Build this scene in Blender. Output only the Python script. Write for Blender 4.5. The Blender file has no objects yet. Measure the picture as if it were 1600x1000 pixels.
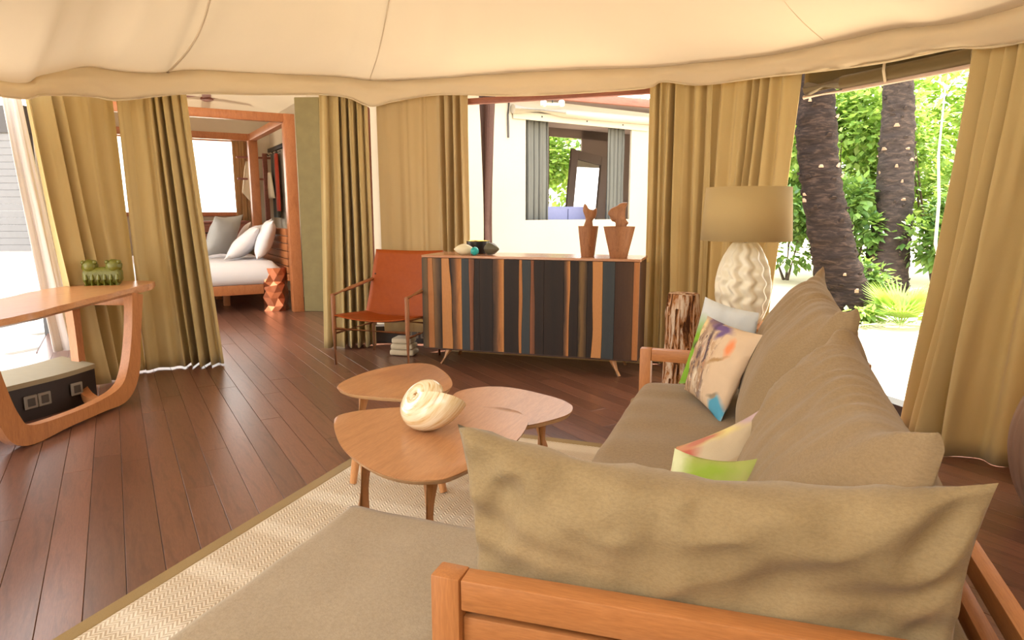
import bpy, bmesh, math, random
from mathutils import Vector, Matrix, noise

S = bpy.context.scene
COL = S.collection
PI = math.pi

# ------------------------------------------------------------------ camera, world, sun, exposure
cam = bpy.data.cameras.new('camera')
cam.sensor_width = 36.0
cam.lens = 36.0 * 1030 / 1600
cam.clip_start = 0.05
cam.clip_end = 200
cam_o = bpy.data.objects.new('camera', cam)
COL.objects.link(cam_o)
cam_o.location = (0, 0, 1.25)
cam_o.rotation_euler = (PI / 2 - math.atan(170 / 1030), 0, math.radians(20.2))
S.camera = cam_o

S.view_settings.view_transform = 'Standard'
S.view_settings.look = 'None'
S.view_settings.gamma = 1
S.view_settings.use_curve_mapping = False
S.view_settings.exposure = 1.42

world = bpy.data.worlds.new('hazy_sky')
S.world = world
world.use_nodes = True
wn = world.node_tree.nodes
wl = world.node_tree.links
wn.clear()
w_out = wn.new('ShaderNodeOutputWorld')
w_bg = wn.new('ShaderNodeBackground')
w_tc = wn.new('ShaderNodeTexCoord')
w_sep = wn.new('ShaderNodeSeparateXYZ')
w_rmp = wn.new('ShaderNodeValToRGB')
w_rmp.color_ramp.elements[0].position = 0.0
w_rmp.color_ramp.elements[0].color = (1.0, 0.95, 0.87, 1)
w_rmp.color_ramp.elements[1].position = 0.9
w_rmp.color_ramp.elements[1].color = (0.86, 0.92, 1.0, 1)
wl.new(w_tc.outputs['Generated'], w_sep.inputs[0])
wl.new(w_sep.outputs['Z'], w_rmp.inputs[0])
wl.new(w_rmp.outputs[0], w_bg.inputs[0])
w_bg.inputs[1].default_value = 2.4
wl.new(w_bg.outputs[0], w_out.inputs[0])

sun = bpy.data.lights.new('sun', 'SUN')
sun.energy = 7.5
sun.color = (1.0, 0.93, 0.82)
sun.angle = math.radians(1.5)
sun_o = bpy.data.objects.new('sun', sun)
COL.objects.link(sun_o)
_sd = Vector((0.50, 0.75, 1.9)).normalized()      # direction towards the sun
sun_o.rotation_euler = _sd.to_track_quat('Z', 'Y').to_euler()


# ------------------------------------------------------------------ material helpers
def newmat(name):
    m = bpy.data.materials.new(name)
    m.use_nodes = True
    nt = m.node_tree
    b = nt.nodes['Principled BSDF']
    return m, nt, b


def N(nt, t, **kw):
    n = nt.nodes.new(t)
    for k, v in kw.items():
        setattr(n, k, v)
    return n


def rgba(c):
    return (c[0], c[1], c[2], 1)


def mixc(nt, fac, a, b, mode='MIX'):
    n = N(nt, 'ShaderNodeMix', data_type='RGBA', blend_type=mode)
    for i, v in ((0, fac), (6, a), (7, b)):
        if isinstance(v, (int, float)):
            n.inputs[i].default_value = v
        elif isinstance(v, (tuple, list)):
            n.inputs[i].default_value = rgba(v)
        else:
            nt.links.new(v, n.inputs[i])
    return n.outputs[2]


def ramp(nt, fac, stops):
    r = N(nt, 'ShaderNodeValToRGB')
    el = r.color_ramp.elements
    while len(el) < len(stops):
        el.new(0.5)
    for e, (p, c) in zip(el, stops):
        e.position = p
        e.color = rgba(c)
    nt.links.new(fac, r.inputs[0])
    return r.outputs[0]


def coords(nt, kind='Object', scale=(1, 1, 1), rot=(0, 0, 0), loc=(0, 0, 0)):
    tc = N(nt, 'ShaderNodeTexCoord')
    mp = N(nt, 'ShaderNodeMapping')
    mp.inputs['Scale'].default_value = scale
    mp.inputs['Rotation'].default_value = rot
    mp.inputs['Location'].default_value = loc
    nt.links.new(tc.outputs[kind], mp.inputs[0])
    return mp.outputs[0]


def noise_n(nt, vec, scale, detail=4, rough=0.55, dist=0.0):
    n = N(nt, 'ShaderNodeTexNoise')
    n.inputs['Scale'].default_value = scale
    n.inputs['Detail'].default_value = detail
    n.inputs['Roughness'].default_value = rough
    n.inputs['Distortion'].default_value = dist
    if vec is not None:
        nt.links.new(vec, n.inputs['Vector'])
    return n.outputs['Fac']


def bump(nt, b, h, strength=0.2, dist=0.01):
    n = N(nt, 'ShaderNodeBump')
    n.inputs['Strength'].default_value = strength
    n.inputs['Distance'].default_value = dist
    nt.links.new(h, n.inputs['Height'])
    nt.links.new(n.outputs[0], b.inputs['Normal'])
    return n


def fabric(name, col, col2=None, rough=0.9, weave=350, mott=6.0, transl=0.0, tcol=None, bstr=0.25, sheen=0.15, slub=0):
    m, nt, b = newmat(name)
    col2 = col2 or tuple(c * 0.8 for c in col)
    v = coords(nt)
    mo = noise_n(nt, v, mott, 4)
    fi = noise_n(nt, v, weave, 2)
    c1 = mixc(nt, mo, col, col2)
    if slub:
        sl = noise_n(nt, coords(nt, 'Object', (1, 1, 2.2)), slub, 3, 0.7)
        c1 = mixc(nt, 0.30, c1, ramp(nt, sl, [(0.33, (0.62, 0.60, 0.56)), (0.62, (1.18, 1.18, 1.18))]), 'MULTIPLY')
    c2 = mixc(nt, fi, c1, (0.92, 0.9, 0.86), 'MULTIPLY')
    nt.links.new(c2, b.inputs['Base Color'])
    b.inputs['Roughness'].default_value = rough
    b.inputs['Specular IOR Level'].default_value = 0.2
    b.inputs['Sheen Weight'].default_value = sheen
    bump(nt, b, fi, bstr, 0.002)
    if transl > 0:
        tr = N(nt, 'ShaderNodeBsdfTranslucent')
        tr.inputs[0].default_value = rgba(tcol or col)
        mx = N(nt, 'ShaderNodeMixShader')
        mx.inputs[0].default_value = transl
        out = nt.nodes['Material Output']
        nt.links.new(b.outputs[0], mx.inputs[1])
        nt.links.new(tr.outputs[0], mx.inputs[2])
        nt.links.new(mx.outputs[0], out.inputs[0])
    return m


def wood(name, c1, c2, c3=None, scale=(1, 12, 12), rot=(0, 0, 0), rough=0.45, coat=0.0, rnd=0.0, ns=3.0, spec=0.5):
    m, nt, b = newmat(name)
    v = coords(nt, 'Object', scale, rot)
    a = noise_n(nt, v, ns, 6, 0.6, 0.6)
    f = noise_n(nt, v, ns * 9, 3, 0.6)
    stops = [(0.3, c1), (0.55, c2), (0.75, c3 or c1)]
    c = ramp(nt, a, stops)
    c = mixc(nt, 0.22, c, ramp(nt, f, [(0.35, tuple(x * 0.55 for x in c2)), (0.65, (1, 1, 1))]), 'MULTIPLY')
    if rnd:
        oi = N(nt, 'ShaderNodeObjectInfo')
        r = ramp(nt, oi.outputs['Random'], [(0, (1 - rnd,) * 3), (1, (1 + rnd * 0.7,) * 3)])
        c = mixc(nt, 1.0, c, r, 'MULTIPLY')
    nt.links.new(c, b.inputs['Base Color'])
    b.inputs['Roughness'].default_value = rough
    b.inputs['Specular IOR Level'].default_value = spec
    b.inputs['Coat Weight'].default_value = coat
    b.inputs['Coat Roughness'].default_value = 0.25
    bump(nt, b, f, 0.08, 0.003)
    return m


def plain(name, col, rough=0.6, metal=0.0, nz=0.0, nscale=20, col2=None, spec=0.5):
    m, nt, b = newmat(name)
    v = coords(nt)
    n = noise_n(nt, v, nscale, 4)
    c = mixc(nt, n, col, col2 or tuple(x * 0.85 for x in col))
    nt.links.new(c, b.inputs['Base Color'])
    b.inputs['Roughness'].default_value = rough
    b.inputs['Metallic'].default_value = metal
    b.inputs['Specular IOR Level'].default_value = spec
    if nz:
        bump(nt, b, n, nz, 0.01)
    return m


def print_mat(name, base, blobs, dist=0.08, dscale=5.0, busy=None):
    """cloth printed with soft-edged patches: (u, v, ru, rv, rot_deg, colour, softness)"""
    m, nt, b = newmat(name)
    tc = N(nt, 'ShaderNodeTexCoord')
    nz = N(nt, 'ShaderNodeTexNoise')
    nz.inputs['Scale'].default_value = dscale
    nz.inputs['Detail'].default_value = 4
    nt.links.new(tc.outputs['UV'], nz.inputs['Vector'])
    sub = N(nt, 'ShaderNodeVectorMath', operation='SUBTRACT')
    sub.inputs[1].default_value = (0.5, 0.5, 0.5)
    nt.links.new(nz.outputs['Color'], sub.inputs[0])
    sc = N(nt, 'ShaderNodeVectorMath', operation='SCALE')
    sc.inputs['Scale'].default_value = dist * 2
    nt.links.new(sub.outputs[0], sc.inputs[0])
    add = N(nt, 'ShaderNodeVectorMath', operation='ADD')
    nt.links.new(tc.outputs['UV'], add.inputs[0])
    nt.links.new(sc.outputs[0], add.inputs[1])
    mo = noise_n(nt, tc.outputs['UV'], 4, 4)
    cur = mixc(nt, mo, base, tuple(x * 0.8 for x in base))
    for (u, v, ru, rv, rot, col, soft) in blobs:
        mp = N(nt, 'ShaderNodeMapping', vector_type='TEXTURE')
        mp.inputs['Location'].default_value = (u, v, 0)
        mp.inputs['Rotation'].default_value = (0, 0, math.radians(rot))
        mp.inputs['Scale'].default_value = (ru, rv, 1)
        nt.links.new(add.outputs[0], mp.inputs[0])
        sx = N(nt, 'ShaderNodeVectorMath', operation='MULTIPLY')
        sx.inputs[1].default_value = (1, 1, 0)
        nt.links.new(mp.outputs[0], sx.inputs[0])
        ln = N(nt, 'ShaderNodeVectorMath', operation='LENGTH')
        nt.links.new(sx.outputs[0], ln.inputs[0])
        mr = N(nt, 'ShaderNodeMapRange')
        mr.inputs['From Min'].default_value = 1 + soft
        mr.inputs['From Max'].default_value = 1 - soft
        nt.links.new(ln.outputs['Value'], mr.inputs['Value'])
        cur = mixc(nt, mr.outputs[0], cur, col)
    if busy:
        su = N(nt, 'ShaderNodeSeparateXYZ')
        nt.links.new(add.outputs[0], su.inputs[0])
        mk = N(nt, 'ShaderNodeMapRange')
        mk.inputs['From Min'].default_value = busy[0] + 0.08
        mk.inputs['From Max'].default_value = busy[0] - 0.08
        nt.links.new(su.outputs['X'], mk.inputs['Value'])
        mk2 = N(nt, 'ShaderNodeMapRange')
        mk2.inputs['From Min'].default_value = 0.9
        mk2.inputs['From Max'].default_value = 0.8
        nt.links.new(su.outputs['Y'], mk2.inputs['Value'])
        reg = N(nt, 'ShaderNodeMath', operation='MULTIPLY')
        nt.links.new(mk.outputs[0], reg.inputs[0])
        nt.links.new(mk2.outputs[0], reg.inputs[1])
        for (sx_, sy_, rot_, lo_, col_) in busy[1]:
            mp = N(nt, 'ShaderNodeMapping')
            mp.inputs['Scale'].default_value = (sx_, sy_, 1)
            mp.inputs['Rotation'].default_value = (0, 0, math.radians(rot_))
            mp.inputs['Location'].default_value = (sx_, rot_, lo_)
            nt.links.new(tc.outputs['UV'], mp.inputs[0])
            nn = noise_n(nt, mp.outputs[0], 1.0, 4, 0.6, 0.8)
            mr = N(nt, 'ShaderNodeMapRange')
            mr.inputs['From Min'].default_value = lo_
            mr.inputs['From Max'].default_value = lo_ + 0.06
            nt.links.new(nn, mr.inputs['Value'])
            fm = N(nt, 'ShaderNodeMath', operation='MULTIPLY')
            nt.links.new(mr.outputs[0], fm.inputs[0])
            nt.links.new(reg.outputs[0], fm.inputs[1])
            cur = mixc(nt, fm.outputs[0], cur, col_)
    nt.links.new(cur, b.inputs['Base Color'])
    b.inputs['Roughness'].default_value = 0.85
    b.inputs['Specular IOR Level'].default_value = 0.2
    bump(nt, b, noise_n(nt, coords(nt), 300, 2), 0.15, 0.002)
    return m


def leaf_mat(name, cols, transl=0.35):
    m, nt, b = newmat(name)
    g = N(nt, 'ShaderNodeNewGeometry')
    st = [(i / max(1, len(cols) - 1), c) for i, c in enumerate(cols)]
    c = ramp(nt, g.outputs['Random Per Island'], st)
    nt.links.new(c, b.inputs['Base Color'])
    b.inputs['Roughness'].default_value = 0.45
    tr = N(nt, 'ShaderNodeBsdfTranslucent')
    nt.links.new(mixc(nt, 0.5, c, (0.45, 0.6, 0.08)), tr.inputs[0])
    mx = N(nt, 'ShaderNodeMixShader')
    mx.inputs[0].default_value = transl
    nt.links.new(b.outputs[0], mx.inputs[1])
    nt.links.new(tr.outputs[0], mx.inputs[2])
    nt.links.new(mx.outputs[0], nt.nodes['Material Output'].inputs[0])
    return m


# ------------------------------------------------------------------ object helpers
def link(name, me, mat=None, parent=None, loc=None, rot=None, smooth=True):
    o = bpy.data.objects.new(name, me)
    COL.objects.link(o)
    if mat is not None:
        for mm in (mat if isinstance(mat, (list, tuple)) else [mat]):
            me.materials.append(mm)
    if parent is not None:
        o.parent = parent
    if loc is not None:
        o.location = loc
    if rot is not None:
        o.rotation_euler = rot
    return o


def obj(name, bm, mat=None, parent=None, loc=None, rot=None, smooth=True, sharp=35):
    bmesh.ops.recalc_face_normals(bm, faces=bm.faces) if bm.faces else None
    me = bpy.data.meshes.new(name)
    bm.to_mesh(me)
    bm.free()
    if smooth:
        me.polygons.foreach_set('use_smooth', [True] * len(me.polygons))
        try:
            me.set_sharp_from_angle(angle=math.radians(sharp))
        except Exception:
            pass
    return link(name, me, mat, parent, loc, rot)


def thing(name, label, cat, loc=(0, 0, 0), rz=0.0, group=None):
    o = bpy.data.objects.new(name, None)
    o.empty_display_size = 0.1
    COL.objects.link(o)
    o.location = loc
    o.rotation_euler = (0, 0, rz)
    return tag(o, label, cat, group)


def tag(o, label, cat, group=None):
    o['label'] = label
    o['category'] = cat
    if group:
        o['group'] = group
    return o


def structure(o):
    o['kind'] = 'structure'
    return o


def stuff(o):
    o['kind'] = 'stuff'
    return o


def copy_tree(o, parent=None):
    c = o.copy()
    COL.objects.link(c)
    if parent is not None:
        c.parent = parent
    for ch in list(o.children):
        copy_tree(ch, c)
    return c


def BM():
    return bmesh.new()


def box(bm, c, s, rot=None, bev=0.0, seg=1):
    r = bmesh.ops.create_cube(bm, size=1)
    vs = r['verts']
    M = Matrix.Translation(Vector(c))
    if rot is not None:
        M = M @ (rot.to_4x4() if isinstance(rot, Matrix) else Matrix.Rotation(rot, 4, 'Z'))
    M = M @ Matrix.Diagonal((s[0], s[1], s[2], 1))
    bmesh.ops.transform(bm, matrix=M, verts=vs)
    if bev > 0:
        es = list({e for v in vs for e in v.link_edges})
        bmesh.ops.bevel(bm, geom=es, offset=bev, segments=seg, affect='EDGES', profile=0.5)
    return bm


def frame_mat(d):
    d = d.normalized()
    up = Vector((0, 0, 1)) if abs(d.z) < 0.9 else Vector((1, 0, 0))
    x = d.cross(up).normalized()
    y = x.cross(d).normalized()
    return x, y


def tube(bm, pts, radii, seg=10, cap=True, flat=1.0):
    pts = [Vector(p) for p in pts]
    if isinstance(radii, (int, float)):
        radii = [radii] * len(pts)
    rings = []
    xprev = None
    for i, p in enumerate(pts):
        d = (pts[min(i + 1, len(pts) - 1)] - pts[max(i - 1, 0)])
        if d.length < 1e-9:
            d = Vector((0, 0, 1))
        x, y = frame_mat(d)
        if xprev is not None:
            dn = d.normalized()
            x = (xprev - dn * xprev.dot(dn)).normalized()
            y = x.cross(dn).normalized() * -1
        xprev = x
        ring = []
        for k in range(seg):
            a = 2 * PI * k / seg
            ring.append(bm.verts.new(p + x * math.cos(a) * radii[i] + y * math.sin(a) * radii[i] * flat))
        rings.append(ring)
    for a, b in zip(rings, rings[1:]):
        for k in range(seg):
            bm.faces.new((a[k], a[(k + 1) % seg], b[(k + 1) % seg], b[k]))
    if cap:
        bm.faces.new(rings[0][::-1])
        bm.faces.new(rings[-1])
    return bm


def bar(bm, a, b, w, t, up=None, bev=0.004, w2=None, t2=None):
    """rectangular bar from a to b; w across, t along up"""
    a, b = Vector(a), Vector(b)
    d = (b - a).normalized()
    if up is None:
        up = Vector((0, 0, 1)) if abs(d.z) < 0.9 else Vector((0, 1, 0))
    up = Vector(up)
    x = d.cross(up).normalized()
    y = x.cross(d).normalized()
    w2 = w2 or w
    t2 = t2 or t
    vs = []
    for p, ww, tt in ((a, w, t), (b, w2, t2)):
        vs.append([bm.verts.new(p + x * sx * ww / 2 + y * sy * tt / 2) for sx, sy in ((-1, -1), (1, -1), (1, 1), (-1, 1))])
    fs = [bm.faces.new(vs[0][::-1]), bm.faces.new(vs[1])]
    for k in range(4):
        fs.append(bm.faces.new((vs[0][k], vs[0][(k + 1) % 4], vs[1][(k + 1) % 4], vs[1][k])))
    if bev:
        es = list({e for f in fs for e in f.edges})
        bmesh.ops.bevel(bm, geom=es, offset=bev, segments=2, affect='EDGES', profile=0.5)
    return bm


def lathe(bm, prof, seg=32, c=(0, 0, 0), fn=None, capb=True, capt=True):
    rings = []
    for i, (r, z) in enumerate(prof):
        ring = []
        for k in range(seg):
            a = 2 * PI * k / seg
            rr = r if fn is None else fn(r, z, a)
            ring.append(bm.verts.new((c[0] + rr * math.cos(a), c[1] + rr * math.sin(a), c[2] + z)))
        rings.append(ring)
    for a, b in zip(rings, rings[1:]):
        for k in range(seg):
            bm.faces.new((a[k], a[(k + 1) % seg], b[(k + 1) % seg], b[k]))
    if capb:
        bm.faces.new(rings[0][::-1])
    if capt:
        bm.faces.new(rings[-1])
    return bm


def prism(bm, poly, z0, z1, bev=0.0, seg=2):
    lo = [bm.verts.new((p[0], p[1], z0)) for p in poly]
    hi = [bm.verts.new((p[0], p[1], z1)) for p in poly]
    fs = [bm.faces.new(lo[::-1]), bm.faces.new(hi)]
    n = len(poly)
    for k in range(n):
        fs.append(bm.faces.new((lo[k], lo[(k + 1) % n], hi[(k + 1) % n], hi[k])))
    if bev:
        es = [e for f in fs[:2] for e in f.edges]
        bmesh.ops.bevel(bm, geom=es, offset=bev, segments=seg, affect='EDGES', profile=0.5)
    return bm


def crom(P, n=8, closed=False):
    out = []
    m = len(P)
    rng = m if closed else m - 1
    for i in range(rng):
        if closed:
            a, b, c, d = P[(i - 1) % m], P[i], P[(i + 1) % m], P[(i + 2) % m]
        else:
            a, b, c, d = P[max(i - 1, 0)], P[i], P[i + 1], P[min(i + 2, m - 1)]
        for k in range(n):
            t = k / n
            out.append(tuple(.5 * (2 * q + (-p + r) * t + (2 * p - 5 * q + 4 * r - s) * t * t + (-p + 3 * q - 3 * r + s) * t ** 3)
                             for p, q, r, s in zip(a, b, c, d)))
    if not closed:
        out.append(tuple(P[-1]))
    return out


def lerp(a, b, t):
    return a + (b - a) * t


def interp(tab, u):
    if u <= tab[0][0]:
        return tab[0][1]
    for (a, x), (b, y) in zip(tab, tab[1:]):
        if u <= b:
            return lerp(x, y, (u - a) / (b - a))
    return tab[-1][1]


def along(P, u):
    """point at fraction u of a polyline of tuples"""
    L = [0]
    for a, b in zip(P, P[1:]):
        L.append(L[-1] + math.dist(a, b))
    s = u * L[-1]
    for i in range(len(P) - 1):
        if s <= L[i + 1] or i == len(P) - 2:
            t = (s - L[i]) / max(1e-9, L[i + 1] - L[i])
            return tuple(lerp(a, b, t) for a, b in zip(P[i], P[i + 1]))


def nz3(p, s=1.0, seed=0.0):
    return noise.noise(Vector((p[0] * s + seed, p[1] * s + seed * 1.7, p[2] * s - seed)))


def grid_faces(bm, V, uvfn=None):
    for i in range(len(V) - 1):
        for j in range(len(V[0]) - 1):
            bm.faces.new((V[i][j], V[i + 1][j], V[i + 1][j + 1], V[i][j + 1]))


def solidify(o, t, off=0.0):
    md = o.modifiers.new('thick', 'SOLIDIFY')
    md.thickness = t
    md.offset = off
    return o


def pillow_obj(name, c, thick, mat, parent=None, n=22, pinch=0.06, wr=0.012, wf=9, seed=1.0, belly=0.55, ear=0.0, loc_rel=True, sag=None, pw=0.5, ridge=None):
    """stuffed cushion spanning the corners c = (bottom a, bottom b, top b, top a); front is a->b x up"""
    A, B, C_, D = [Vector(p) for p in c]
    cen = (A + B + C_ + D) / 4
    nrm = ((B - A) + (C_ - D)).cross((D - A) + (C_ - B)).normalized()
    bm = BM()
    uvl = bm.loops.layers.uv.new('UVMap')
    side = {}
    info = {}

    def P(i, j, sgn):
        u, v = i / n, j / n
        # edges draw in between the corners
        eu = 4 * u * (1 - u)
        ev = 4 * v * (1 - v)
        u2 = u + (0.5 - u) * pinch * 2 * ev * (abs(u - .5) * 2) ** 2
        v2 = v + (0.5 - v) * pinch * 2 * eu * (abs(v - .5) * 2) ** 2
        p = A * (1 - u2) * (1 - v2) + B * u2 * (1 - v2) + C_ * u2 * v2 + D * (1 - u2) * v2
        h = (max(0, eu) ** pw) * (max(0, ev) ** pw)
        t = thick * (belly if sgn > 0 else 1 - belly) * h
        w = wr * nz3(p, wf, seed + sgn) * (0.3 + 0.7 * min(1, h * 1.6))
        rg_ = nz3((u * 7 + v * 1.5, v * 2.2, 0), ridge[0], seed + 2) if ridge else 0
        w += (ridge[1] * (0.5 - abs(rg_)) * 2 * (v * v + 0.25) * min(1, h * 2)) if ridge else 0
        # creases running into the corners
        cr = math.sin((math.atan2(v - .5, u - .5)) * 14 + seed) * wr * 0.5 * (1 - h) * min(1, h * 3)
        q = p + nrm * sgn * (t + (w + cr) * (1 if h > 0 else 0))
        if sag:
            q = q + Vector(sag) * (eu * v)
        return q - (cen if loc_rel else Vector((0, 0, 0)))
    front, back = [], []
    for i in range(n + 1):
        fr, bk = [], []
        for j in range(n + 1):
            edge = i in (0, n) or j in (0, n)
            vf = bm.verts.new(P(i, j, 1))
            fr.append(vf)
            bk.append(vf if edge else bm.verts.new(P(i, j, -1)))
        front.append(fr)
        back.append(bk)
    for i in range(n):
        for j in range(n):
            for V, fl in ((front, 0), (back, 1)):
                q = [(i, j), (i + 1, j), (i + 1, j + 1), (i, j + 1)]
                if fl:
                    q = q[::-1]
                vs = [V[a][b_] for a, b_ in q]
                try:
                    f = bm.faces.new(vs)
                except ValueError:
                    continue
                for lp, (a, b_) in zip(f.loops, q):
                    lp[uvl].uv = (a / n, b_ / n)
    return obj(name, bm, mat, parent, loc=cen if loc_rel else None, sharp=80)


# ------------------------------------------------------------------ materials
M = {}
M['curtain'] = fabric('olive_linen', (0.56, 0.435, 0.215), (0.50, 0.38, 0.175), transl=0.12, tcol=(0.72, 0.53, 0.19), mott=3)
M['canvas'] = fabric('cream_canvas', (0.60, 0.49, 0.345), (0.55, 0.44, 0.305), transl=0.045, tcol=(0.75, 0.58, 0.36), mott=2, weave=500, bstr=0.1)
M['valance'] = fabric('valance_canvas', (0.78, 0.66, 0.46), (0.72, 0.60, 0.41), transl=0.22, tcol=(0.7, 0.55, 0.3), mott=2, weave=500, bstr=0.1)
M['canvas_panel'] = fabric('panel_canvas', (0.57, 0.45, 0.26), (0.53, 0.41, 0.23), transl=0.30, tcol=(0.62, 0.46, 0.2), mott=2, bstr=0.12)
M['sofa'] = fabric('sofa_linen', (0.32, 0.23, 0.130), (0.25, 0.175, 0.095), weave=260, mott=5, bstr=0.4, slub=110)
M['big_cushion'] = fabric('cushion_linen', (0.43, 0.33, 0.185), (0.20, 0.135, 0.06), weave=220, mott=5, bstr=0.45, slub=120)  # mottling also paints the cushion's highlights and shadows into the cloth colour
M['ottoman'] = fabric('ottoman_linen', (0.40, 0.325, 0.23), (0.33, 0.265, 0.185), weave=240, mott=5, bstr=0.4, slub=120)
M['white_linen'] = fabric('white_linen', (0.80, 0.78, 0.80), (0.74, 0.72, 0.76), weave=300, bstr=0.15)
M['grey_linen'] = fabric('grey_linen', (0.52, 0.53, 0.53), (0.45, 0.46, 0.46), weave=300)
M['pink_linen'] = fabric('blush_linen', (0.62, 0.47, 0.38), (0.55, 0.40, 0.32))
M['sheer'] = fabric('white_sheer', (0.9, 0.88, 0.84), (0.88, 0.86, 0.82), transl=0.72, tcol=(0.97, 0.95, 0.90), bstr=0.05, sheen=0)
def thin_out(m, k):
    nt = m.node_tree
    out = nt.nodes['Material Output']
    src = out.inputs[0].links[0].from_socket
    tp_ = N(nt, 'ShaderNodeBsdfTransparent')
    mx = N(nt, 'ShaderNodeMixShader')
    mx.inputs[0].default_value = k
    nt.links.new(src, mx.inputs[1])
    nt.links.new(tp_.outputs[0], mx.inputs[2])
    nt.links.new(mx.outputs[0], out.inputs[0])


thin_out(M['sheer'], 0.8)
M['lamp_shade'] = fabric('shade_linen', (0.60, 0.47, 0.24), (0.56, 0.43, 0.21), transl=0.25, tcol=(0.7, 0.55, 0.25), weave=420, mott=3)
M['towel'] = fabric('cream_towel', (0.66, 0.56, 0.40), (0.6, 0.5, 0.34))
M['dark_cloth'] = fabric('dark_cloth', (0.07, 0.06, 0.04))
M['red_cloth'] = fabric('red_cloth', (0.45, 0.06, 0.03))
M['grey_curtain'] = fabric('grey_curtain', (0.13, 0.13, 0.115), (0.10, 0.10, 0.09), transl=0.10, mott=3)
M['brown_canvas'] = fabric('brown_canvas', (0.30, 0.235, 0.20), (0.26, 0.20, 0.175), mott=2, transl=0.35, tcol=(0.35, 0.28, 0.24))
M['brown_curtain'] = fabric('brown_curtain', (0.45, 0.27, 0.13), (0.38, 0.22, 0.1), transl=0.2)
M['tent_white'] = fabric('white_tent_canvas', (0.50, 0.45, 0.36), (0.44, 0.395, 0.31), mott=1.5, weave=60, bstr=0.1, transl=0.2)
M['blind'] = fabric('rolled_blind_canvas', (0.17, 0.12, 0.05), (0.14, 0.10, 0.04))
M['plank'] = wood('floor_wood', (0.130, 0.054, 0.033), (0.200, 0.086, 0.053), (0.158, 0.065, 0.040), scale=(1.2, 12, 12), rough=0.34, coat=0.4, rnd=0.24, spec=0.5)
M['subfloor'] = plain('subfloor', (0.085, 0.034, 0.02), 0.6)
M['oak'] = wood('oak', (0.44, 0.205, 0.085), (0.53, 0.26, 0.115), (0.47, 0.22, 0.095), scale=(9, 1.0, 9), rot=(0, 0, 0.5), rough=0.34, coat=0.15)
M['oak_edge'] = wood('oak_edge', (0.70, 0.44, 0.22), (0.76, 0.50, 0.27), rough=0.45)
M['oak_leg'] = wood('oak_leg', (0.60, 0.29, 0.115), (0.68, 0.35, 0.145), scale=(10, 10, 1), rough=0.4)
M['teak'] = wood('teak', (0.42, 0.165, 0.050), (0.50, 0.205, 0.066), (0.45, 0.18, 0.056), scale=(1, 10, 10), rough=0.42)
M['teak_y'] = wood('teak_lengthwise', (0.42, 0.165, 0.050), (0.50, 0.205, 0.066), (0.45, 0.18, 0.056), scale=(10, 1, 10), rough=0.42)
M['teak_z'] = wood('teak_upright', (0.42, 0.165, 0.050), (0.50, 0.205, 0.066), (0.45, 0.18, 0.056), scale=(10, 10, 1), rough=0.42)
M['console'] = wood('console_wood', (0.44, 0.175, 0.062), (0.58, 0.27, 0.11), (0.37, 0.135, 0.048), scale=(10, 1.2, 10), rot=(0, 0, -0.45), rough=0.28, coat=0.3)
M['console_leg'] = wood('console_leg_wood', (0.42, 0.165, 0.055), (0.52, 0.22, 0.078), scale=(8, 8, 1), rough=0.35)
M['bed_wood'] = wood('bed_wood', (0.36, 0.125, 0.042), (0.44, 0.165, 0.060), scale=(8, 8, 1.5), rough=0.4)
M['red_wood'] = wood('red_wood', (0.22, 0.07, 0.045), (0.29, 0.10, 0.065), scale=(1, 8, 8), rough=0.55)
M['pole'] = plain('pole_wood', (0.065, 0.028, 0.020), 0.7, nz=0.3, nscale=60, col2=(0.042, 0.017, 0.012), spec=0.2)
M['leather'] = plain('cognac_leather', (0.34, 0.070, 0.008), 0.5, nz=0.10, nscale=30, col2=(0.25, 0.047, 0.006), spec=0.2)
M['chair_wood'] = wood('chair_wood', (0.27, 0.10, 0.036), (0.36, 0.145, 0.055), scale=(8, 8, 1.5), rough=0.4)
M['stool_seat_under'] = plain('pale_hide', (0.55, 0.46, 0.33), 0.8)
M['plinth'] = plain('dark_plinth', (0.020, 0.012, 0.009), 0.5)
M['sill'] = plain('olive_sill', (0.30, 0.25, 0.15), 0.6)
M['socket'] = plain('socket_plastic', (0.22, 0.19, 0.15), 0.5)
M['socket_dark'] = plain('socket_inset', (0.05, 0.04, 0.03), 0.4)
M['black_metal'] = plain('black_metal', (0.02, 0.018, 0.016), 0.4, 0.6)
M['chrome'] = plain('steel', (0.7, 0.68, 0.65), 0.25, 1.0)
M['rug_border'] = fabric('rug_border', (0.33, 0.23, 0.09), (0.27, 0.18, 0.07), weave=200)
M['white_ceramic'] = plain('white_ceramic', (0.82, 0.78, 0.64), 0.3, col2=(0.78, 0.73, 0.58))
M['urn'] = plain('terracotta_urn', (0.36, 0.23, 0.17), 0.7, nz=0.1, nscale=30)
M['green_glaze'] = plain('green_glaze', (0.17, 0.17, 0.015), 0.4, nz=0.4, nscale=45, col2=(0.07, 0.07, 0.008))
M['teal_glaze'] = plain('turquoise_glaze', (0.02, 0.42, 0.40), 0.2, col2=(0.015, 0.30, 0.30), nscale=60)
M['cream_pod'] = plain('cream_pod', (0.72, 0.64, 0.45), 0.5, col2=(0.62, 0.55, 0.36))
M['grey_pod'] = plain('grey_pod', (0.115, 0.105, 0.065), 0.5, col2=(0.08, 0.075, 0.05))
M['black_lacquer'] = plain('black_lacquer', (0.015, 0.013, 0.013), 0.3)
M['gold'] = plain('gold_lining', (0.75, 0.55, 0.12), 0.3, 0.9)
M['carved'] = wood('carved_wood', (0.26, 0.105, 0.04), (0.36, 0.16, 0.065), (0.2, 0.08, 0.03), scale=(6, 6, 1), rough=0.6, ns=8)
M['copper'] = plain('copper', (0.60, 0.21, 0.10), 0.28, 0.9, col2=(0.45, 0.14, 0.065))
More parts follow.
